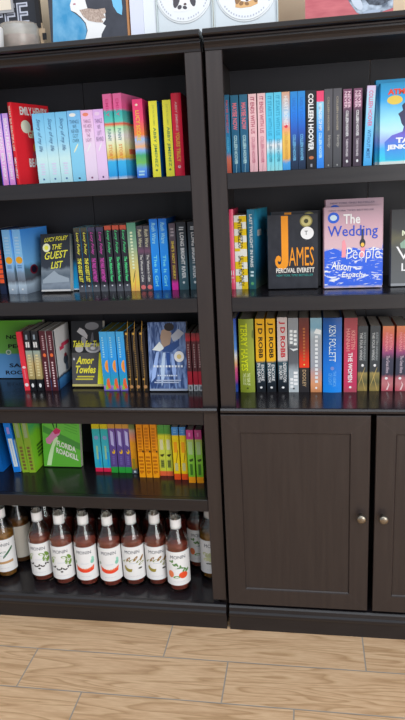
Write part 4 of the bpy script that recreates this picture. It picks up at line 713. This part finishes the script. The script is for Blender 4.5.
# the turquoise covered copy standing behind the facing seascape paperback
bk = make_book(PB, 'cyan', .018, .170, .105, M('#1a4c66'), ramp([(0, '#d5dde0'), (.03, '#12a0d4'), (.4, '#1594c6'), (.55, '#253444'), (1, '#23262e')]))
bk.rotation_euler = (0, -math.radians(13), -PI / 2); bk.location = (-.5375, .150 + .048, 1.0255)
bk['label'] = 'book with turquoise lower cover, peeking out behind the grey seascape paperback'
bk['category'] = 'book'

# ============================================================ syrup bottles
BR = 0.0345
PROF = [(0.0, 0.003), (0.024, 0.0), (0.031, 0.002), (0.0342, 0.007), (BR, 0.014), (BR, 0.152), (0.0350, 0.160), (0.0345, 0.168), (0.0310, 0.178), (0.0270, 0.188), (0.0220, 0.200), (0.0172, 0.212), (0.0150, 0.224), (0.0145, 0.262), (0.0150, 0.272)]
GLASS = glassy('clear_bottle_glass', '#f4f6f4', 1.0, 0.02, 1.45)
def syrup(col):
    k = ('syr', col)
    if k not in _mats: _mats[k] = glassy('syrup_' + col.strip('#'), col, 0.5, 0.1, 1.36)
    return _mats[k]
def patch(r, half, z0, z1, mat, n=26):
    bm = bmesh.new()
    vs = [[bm.verts.new((r * math.sin(a), -r * math.cos(a), z)) for z in (z0, z1)] for a in [(-half + 2 * half * i / n) for i in range(n + 1)]]
    for a, b in zip(vs, vs[1:]): bm.faces.new((a[0], b[0], b[1], a[1]))
    return bm
def wrapped(r, pts, z0):
    return [(r * math.sin(x / r), -r * math.cos(x / r), z0 + z) for x, z in pts]
LZ0, LZ1 = 0.029, 0.147
def make_bottle(kind, syr, full=True):
    t = thing('syrup_bottle', '', 'bottle')
    bm = bmesh.new(); lathe(bm, PROF + [(0.0135, 0.272), (0.0128, 0.26), (0.0133, 0.224), (0.0155, 0.212), (0.0202, 0.200), (0.0252, 0.188), (0.0292, 0.178), (0.0325, 0.168), (0.0327, 0.155), (0.0325, 0.014), (0.0300, 0.007), (0.0, 0.007)], 30)
    g = link('glass_body', mesh_from(bm, 'glass_body', GLASS, True), t)
    lv = 0.164
    bm = bmesh.new(); lathe(bm, [(0, 0.0075), (0.0297, 0.0075), (0.0322, 0.0145), (0.0322, 0.152), (0.0321, 0.158), (0.0316, lv), (0, lv)], 30)
    link('syrup', mesh_from(bm, 'syrup', syrup(syr), True), t)
    bm = bmesh.new(); lathe(bm, [(0, 0.2725), (0.0165, 0.2725), (0.0168, 0.275), (0.0168, 0.294), (0.0160, 0.297), (0, 0.2975)], 24)
    link('cap', mesh_from(bm, 'cap', M('#1c1b1e', .35), True), t)
    # neck wrap
    bm = patch(0.0160, PI * .98, 0.214, 0.2460, None, 30); link('neck_label', mesh_from(bm, 'neck_label', M('#dfdde4', .5), True, False), t)
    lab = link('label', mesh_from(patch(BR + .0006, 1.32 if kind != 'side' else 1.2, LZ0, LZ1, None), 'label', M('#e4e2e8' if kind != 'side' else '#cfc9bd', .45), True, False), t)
    if kind == 'side': return t
    r = BR + .0009; allp = {}
    def add(pts, col): allp.setdefault(col, []).append(pts)
    L = LZ0
    def band(lo, hi, col):      # quads between two rows of points, so that wide shapes follow the glass
        for i in range(len(lo) - 1): add([lo[i], lo[i + 1], hi[i + 1], hi[i]], col)
    def disc(cx, cz, rx, rz, col, n=8):
        xs = [-math.cos(PI * i / n) for i in range(n + 1)]
        band([(cx + rx * q, cz - rz * math.sqrt(max(0, 1 - q * q)) - 1e-5) for q in xs], [(cx + rx * q, cz + rz * math.sqrt(max(0, 1 - q * q)) + 1e-5) for q in xs], col)
    def leaf(x, z, ln, wd, rot, col):
        add(ell(x * 1.12, z, ln * 1.35, wd * 1.5, 12, rot=rot), col)
    if kind == 'leaf':
        for x, z, ro in ((-.022, .074, .6), (.010, .078, -.3), (.018, .068, .7), (.024, .078, -.9), (.026, .058, 1.2), (-.026, .062, 1.0), (.020, .056, -.2)): leaf(x, z, .0075, .0032, ro, '#6f8f3f' if x > 0 else '#8aa05c')
        for i in range(9): leaf(-.024 + i * .006, .036 + .004 * math.sin(i * 1.9) + abs(i - 4) * .0015, .0035, .0016, i * 1.1, '#3a3530')
        leaf(0, .028, .003, .002, 0, '#3a3530')
    elif kind == 'red':
        band([(-.027 + .054 * i / 12, .028 + .007 * ((i - 6) / 6) ** 2) for i in range(13)], [(-.030 + .060 * i / 12, .041 + .012 * ((i - 6) / 6) ** 2) for i in range(13)], '#d8452c')
        for i in range(6): leaf(-.02 + .008 * i, .040 + .005 * ((i - 2.5) / 2.5) ** 2, .0028, .002, 0, '#ec8058')
        leaf(.022, .066, .006, .004, 1.2, '#7db8a4'); leaf(.024, .076, .005, .003, 1.9, '#8fc4b0'); leaf(-.028, .062, .004, .003, 1.2, '#8a9a8a')
    elif kind == 'brown':
        for i, (x, z) in enumerate(((-.022, .066), (-.012, .074), (-.002, .070), (.008, .076), (.018, .066), (.026, .074), (.024, .056))): leaf(x, z, .008, .0026, .9 if i % 2 else .4, '#8c6a3c' if i % 2 else '#7c8440')
        band(ell(-.012, .046, .017, .017, 10, PI, 1.65 * PI), ell(-.009, .052, .015, .012, 10, PI, 1.65 * PI), '#93863c'); leaf(.020, .040, .005, .002, 0, '#4c4a3c')
    elif kind == 'peach':
        for i in range(11): leaf(-.020 + .0042 * i, .084 - .0035 * i + .005 * math.sin(i * 2.2), .0045, .0019, i * 1.3, '#5a8248')
        leaf(.024, .050, .006, .0026, .7, '#4f7a40'); disc(.014, .036, .014, .0115, '#e0502c'); disc(-.024, .040, .009, .0125, '#e27a50'); leaf(-.006, .030, .008, .003, .1, '#6a9450')
    elif kind == 'sprig':
        for i in range(5): leaf(.006 + .004 * i, .060 + .005 * i, .009, .0022, .9, '#3f6a4c')
        leaf(.0, .072, .008, .002, .2, '#5a7a6a'); band([(-.02 + .01 * i, .028 + .001 * i) for i in range(6)], [(-.02 + .01 * i, .036 + .0012 * i) for i in range(6)], '#b08c64')
    elif kind == 'lime':
        for i in range(7): leaf(-.020 + .006 * i, .070 - .004 * (i % 3), .006, .004, i, '#b4b890'); leaf(-.018 + .006 * i, .050 + .003 * (i % 2), .006, .004, i, '#c3c69c')
        leaf(-.01, .036, .006, .002, 0, '#4c4c3c'); leaf(.006, .035, .006, .002, 0, '#4c4c3c')
    for i in range(8): leaf(-.014 + .004 * i, .014, .0012, .0005, 0, '#b4b0b8')
    for i in range(6): leaf(-.008 + .0035 * i, .060, .0014, .0006, 0, '#a8b4c0')
    bm = bmesh.new(); mats = []
    for ci, (col, ps) in enumerate(allp.items()):
        mats.append(M(col, .5))
        for pi_, pts in enumerate(ps):
            rr = r + .00004 * (pi_ % 5) + .00006 * ci
            f = bm.faces.new([bm.verts.new(p) for p in wrapped(rr, pts, L)]); f.material_index = ci
    link('printed_picture', mesh_from(bm, 'printed_picture', mats, False, False), lab)
    ww, hh_ = .046, .0115
    me = letter_mesh('MONIN', ww, hh_, lambda x, y: ((r + .0003) * math.sin((x - ww / 2) / r), -(r + .0003) * math.cos((x - ww / 2) / r), L + .094 + y), M('#2f3a4c', .5), bold=0)
    link('brand_lettering', me, lab)
    return t
ZB = 0.0822
bt = {k: None for k in ()}
def put(proto, x, y, rz, label, group, first=[]):
    if id(proto) in first: o = copy_tree(proto)
    else: o = proto; first.append(id(proto))
    o.scale = (1.07, 1.07, 1.0); o.location = (x, y, ZB); o.rotation_euler = (0, 0, rz + (.12 if y < .15 else 0)); o['label'] = label
    o['group'] = group
FR = 'front row of syrup bottles'; BKR = 'syrup bottles standing in the rear row'
pl = make_bottle('leaf', '#c0604c'); pr = make_bottle('red', '#c45c4a'); pbn = make_bottle('brown', '#bc5c48'); pp = make_bottle('peach', '#c05e4a')
psp = make_bottle('sprig', '#d09040'); pli = make_bottle('lime', '#c88c38'); psd = make_bottle('side', '#a86a34')
put(psp, -0.757, 0.093, 0.15, 'amber syrup bottle with a green sprig label, cut by the left edge', FR)
put(pl, -0.6225, 0.082, 0.0, 'syrup bottle with green leaf label, farther left of the leaf labelled pair', FR)
put(pl, -0.5430, 0.070, 0.05, 'syrup bottle with green leaf label, next to the red slice labels', FR)
put(pr, -0.4625, 0.071, 0.0, 'syrup bottle with red slice label, next to the green leaf labels', FR)
put(pr, -0.3830, 0.072, 0.05, 'syrup bottle with red slice label, next to the brown and olive labels', FR)
put(pbn, -0.3090, 0.085, 0.05, 'syrup bottle with brown and olive label, next to the red slice labels', FR)
put(pbn, -0.2340, 0.092, 0.08, 'syrup bottle with brown and olive label, next to the front peach label', FR)
put(pp, -0.1595, 0.068, 0.1, 'foremost syrup bottle with orange peach and green leaves on its label', FR)
put(pp, -0.1160, 0.200, 0.25, 'rear syrup bottle with orange peach label, half hidden at the right', BKR)
put(pli, -0.0640, 0.140, 0.1, 'amber syrup bottle with pale green label, half behind the right upright', BKR)
put(psd, -0.7400, 0.180, 0.5, 'rear bottle with plain cream label, right of the cut off amber bottle', BKR)
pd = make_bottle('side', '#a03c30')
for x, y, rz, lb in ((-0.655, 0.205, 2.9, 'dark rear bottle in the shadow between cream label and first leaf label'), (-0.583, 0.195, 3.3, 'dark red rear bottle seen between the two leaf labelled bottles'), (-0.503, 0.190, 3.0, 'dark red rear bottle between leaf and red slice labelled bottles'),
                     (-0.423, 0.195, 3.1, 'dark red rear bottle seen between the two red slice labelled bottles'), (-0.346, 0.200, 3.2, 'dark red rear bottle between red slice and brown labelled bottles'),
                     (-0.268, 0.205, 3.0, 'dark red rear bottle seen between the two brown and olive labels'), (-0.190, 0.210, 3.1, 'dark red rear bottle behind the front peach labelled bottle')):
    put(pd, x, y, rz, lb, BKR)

# ============================================================ things on top of the bookcases
ZT = TOPZ + .0003
def tmesh(name, parent, fn, mats, smooth=False):
    bm = bmesh.new(); fn(bm); return link(name, mesh_from(bm, name, mats, smooth), parent)
def flat(name, parent, pts, y, col):
    bm = bmesh.new(); f = bm.faces.new([bm.verts.new((x, y, z)) for x, z in pts]); f.normal_update()
    if f.normal.y > 0: f.normal_flip()
    return link(name, mesh_from(bm, name, M(col, .6) if isinstance(col, str) else col, False, False), parent)
# letter sign
t = thing('coffee_sign', 'dark framed sign with white outlined letters behind the canister, top left corner', 'sign', (-0.835, 0.24, ZT))
tmesh('board', t, lambda bm: box(bm, 0.012, 0.330, 0.002, 0.014, 0.004, 0.230), M('#33353c', .6))
def frame(bm):
    box(bm, 0, .342, -.004, .016, 0, .012); box(bm, 0, .342, -.004, .016, .230, .242); box(bm, 0, .012, -.004, .016, .0121, .2299); box(bm, .330, .342, -.004, .016, .0121, .2299)
tmesh('frame', t, frame, M('#2f3036', .5))
for i, ch in enumerate('COFFEE'):
    x = .309 - .034 - .039 * (5 - i)
    me = letter_mesh(ch, .034, .058, lambda a, b, x=x: (x + a, .0012, .107 + b), M('#b9bcc8', .5), bold=.03)
    q = link('letter', me, t)
    me = letter_mesh(ch, .027, .051, lambda a, b, x=x: (x + .0035 + a, .0006, .1105 + b), M('#5c5f6a', .5), bold=-.02)
    link('letter_centre', me, q)
cd = tmesh('pinned_card', t, lambda bm: box(bm, .150, .270, -.010, -.005, .140, .226), M('#9a9a9c', .5)); tmesh('card_paper', cd, lambda bm: box(bm, .156, .264, -.0112, -.0101, .147, .219), M('#dcc9b8', .7))
jar = thing('glass_canister', 'clear glass canister half filled with pink on the top left corner', 'jar', (-0.510, 0.125, ZT))
tmesh('glass', jar, lambda bm: lathe(bm, [(0, 0), (.047, 0), (.052, .004), (.052, .073), (.049, .080), (.046, .080), (.0488, .072), (.0488, .005), (0, .005)], 36), glassy('frosted_glass', '#e6e2da', .75, .25), True)
tmesh('contents', jar, lambda bm: lathe(bm, [(0, .0055), (.0480, .0055), (.0480, .050), (0, .051)], 36), M('#c09a94', .7), True)
mug = thing('white_cup', 'white cup at the left edge in front of the pink filled canister', 'cup', (-0.560, 0.035, ZT))
tmesh('cup_body', mug, lambda bm: lathe(bm, [(0, 0), (.033, 0), (.037, .004), (.040, .056), (.0385, .058), (.036, .055), (.034, .006), (0, .005)], 32), M('#dcdde2', .35), True)
st = thing('wooden_peg_stake', 'thin wooden stake with a black tie, between the sign and the bird painting', 'stake', (-0.4515, 0.135, ZT))
tmesh('stake', st, lambda bm: (box(bm, -.0045, .0045, -.003, .003, 0, .082), box(bm, -.006, .011, -.004, -.0031, .050, .068)), M('#a08c74', .7))
tmesh('black_tie', st, lambda bm: (box(bm, -.009, .002, -.006, -.0041, .070, .200), box(bm, .004, .014, -.0075, -.0041, .040, .056)), M('#1d1c20', .6))

# bird painting on canvas
p = thing('bird_painting', 'canvas painting of a white and brown bird on blue and grey', 'painting', (-0.4335, 0.150, ZT), (math.radians(-3), 0, 0))
CW, CH = 0.216, 0.24
BGm = mottled('#3a3c44', '#454750', 5, 3, .6)
BLm = mottled('#3a88b4', '#74a8c8', 3.5, 5, .6, .3, .7)
tmesh('canvas', p, lambda bm: box(bm, 0, CW, 0, .018, 0, CH), BGm)
tmesh('wooden_edge', p, lambda bm: box(bm, CW + .0002, CW + .0055, -.002, .019, 0, CH), M('#a87850', .6))
flat('blue_ground', p, [(0.0154, 0.1692), (0.0049, 0.0342), (0.0971, 0.0366), (0.1029, 0.0577), (0.0994, 0.0753), (0.0879, 0.0894), (0.0749, 0.1011), (0.0629, 0.1094), (0.0604, 0.1234), (0.0652, 0.134), (0.071, 0.1692)], -.0005, BLm)
flat('painted_bird', p, [(0.0686, 0.1575), (0.0652, 0.134), (0.061, 0.1234), (0.063, 0.1105), (0.0764, 0.1035), (0.0894, 0.0917), (0.1014, 0.0765), (0.1054, 0.0577), (0.0971, 0.0366), (0.1418, 0.0372), (0.1439, 0.046), (0.1571, 0.0648), (0.1487, 0.0706), (0.1573, 0.08), (0.157, 0.1047), (0.131, 0.107), (0.1091, 0.1117), (0.1054, 0.127), (0.0993, 0.1575)], -.0010, '#d6d5dc')
flat('painted_wing', p, [(0.0865, 0.1094), (0.1091, 0.1117), (0.1342, 0.107), (0.1573, 0.1082), (0.1602, 0.0976), (0.1521, 0.0929), (0.1583, 0.0847), (0.146, 0.0824), (0.1515, 0.073), (0.1313, 0.0753), (0.1095, 0.0812), (0.0959, 0.0929)], -.0015, mottled('#8f7c72', '#b8a69a', 9, 5, .6, stretch=(4, 1, 1)))
flat('painted_eye', p, ell(.074, .125, .004, .002), -.0016, '#b07a84')
flat('blue_disc', p, [(0.1782, 0.1692), (0.1763, 0.134), (0.1805, 0.1105), (0.1905, 0.0941), (0.2026, 0.0871), (0.2055, 0.1047), (0.2037, 0.134), (0.2038, 0.1692)], -.0010, '#6fb0d2')
flat('white_stroke', p, [(.043, .0065), (.066, .008), (.070, .0115), (.048, .0125)], -.0018, '#d9dce2')
for i in range(13): flat('signature', p, [(.118 + .004 * i, .013 + .001 * (i % 2)), (.1205 + .004 * i, .0135), (.121 + .004 * i, .016 + .0015 * (i % 3)), (.119 + .004 * i, .0165)], -.0018, '#b9bcc6')

wp = thing('white_canvas_panel', 'blank pale lavender panel between the bird painting and first round cat picture', 'panel', (-0.2085, 0.150, ZT), (math.radians(-3), 0, 0))
tmesh('panel', wp, lambda bm: box(bm, 0, .036, 0, .012, 0, .24), M('#c3c6d6', .5)); tmesh('panel_edge', wp, lambda bm: box(bm, .0362, .0700, .003, .012, 0, .24), M('#ccd0dc', .5))

# round cat prints in clear frames
CLEAR = glassy('clear_acrylic', '#eef2f2', .9, .05, 1.3)
def cat(name, label, x0, w, cx, cz, R, fur, dark, seed):
    t = thing(name, label, 'picture', (x0, 0.150, ZT), (math.radians(-3), 0, 0))
    tmesh('backing_card', t, lambda bm: box(bm, 0.002, w - .002, .004, .012, 0.002, .238), M('#bcc3c8', .5))
    tmesh('clear_frame', t, lambda bm: (box(bm, 0, w, -.004, .0035, 0, .006), box(bm, 0, .003, -.004, .0035, .0061, .238), box(bm, w - .003, w, -.004, .0035, .0061, .238)), M('#aab4b4', .15))
    d = tmesh('round_print', t, lambda bm: (lathe(bm, [(0, 0), (R - .004, 0), (R - .004, .002), (R, .0025), (R, .005), (0, .005)], 56)), M('#cfd2de', .4))
    d.rotation_euler = (-PI / 2, 0, 0); d.location = (cx, -.0012, cz)
    def f(nm, pts, k, col): return flat(nm, t, [(cx + a, cz + b) for a, b in pts], -.0014 - .0003 * k, col)
    # disc front face at y = -.0012 after rotation; drawing sits just proud of it
    f('cat_face', [(-.028, -.044), (-.026, -.02), (-.018, .012), (-.016, .05), (.020, .05), (.024, .015), (.030, -.02), (.030, -.040), (.012, -.046), (-.014, -.047)], 1, fur)
    r = random.Random(seed)
    for a, b, rx, rz, ro in ((-.018, -.012, .009, .026, -.25), (.021, -.010, .009, .028, .2), (-.012, -.036, .006, .005, .4), (.002, -.038, .006, .004, -.3)): f('dark_fur', ell(a, b, rx, rz, 16, rot=ro), 2, dark)
    f('muzzle', [(-.014, -.030), (-.002, -.002), (.004, .006), (.010, -.004), (.018, -.030), (.002, -.034)], 3, '#e4e3e8'); f('nose', ell(.003, -.030, .004, .003, 12), 4, '#5a4a4c')
    for s in (-1, 1): f('whisker', [(s * .006, -.012), (s * .03, -.018), (s * .03, -.0172), (s * .006, -.0110)], 4, '#8a8a92')
    for i in range(26):
        a = PI * 1.06 + i * PI * .88 / 25
        if r.random() < .12: continue
        q = [(R * .86 * math.cos(a) + u, R * .86 * math.sin(a) + v) for u, v in ((-.0016, -.002), (.0014, -.0022), (.0018, .002), (-.0012, .0022))]
        f('rim_mark', q, 2, '#a8aab6')
    return t
cat('cat_picture', 'round print of a black and white cat in a clear frame on top', -0.1365, 0.150, 0.0745, 0.128, 0.075, '#d4d4da', '#4c4a50', 1)
cat('cat_picture', 'round print of an orange tabby cat in a clear frame on top', 0.0150, 0.167, 0.085, 0.123, 0.079, '#c9a070', '#8a6a4c', 2)

rp = thing('red_canvas', 'pinkish red canvas with a blue grey curled animal, at the top right', 'painting', (0.2500, 0.150, ZT), (math.radians(-3), 0, 0))
tmesh('canvas', rp, lambda bm: box(bm, 0, .217, 0, .018, 0, .24), mottled('#ac5a62', '#bc6a70', 4, 4, .6, stretch=(1, 1, 6)))
GR = mottled('#56606e', '#a9b4c2', 7, 5, .6, .35, .65)
flat('painted_animal', rp, [(.088, .13), (.096, .09), (.112, .062), (.128, .040), (.150, .030), (.180, .034), (.2165, .044), (.2165, .13)], -.0006, GR)
flat('dark_fur', rp, [(.135, .13), (.140, .078), (.158, .056), (.186, .052), (.2165, .064), (.2165, .13)], -.0011, mottled('#2f333c', '#5c6470', 9, 5, .6))
flat('pale_fur', rp, ell(.128, .064, .010, .022, 16, rot=.6), -.0015, '#b4bcc8')
flat('pale_paw', rp, ell(.165, .038, .022, .005, 16, rot=.05), -.0015, '#9aa6b8')
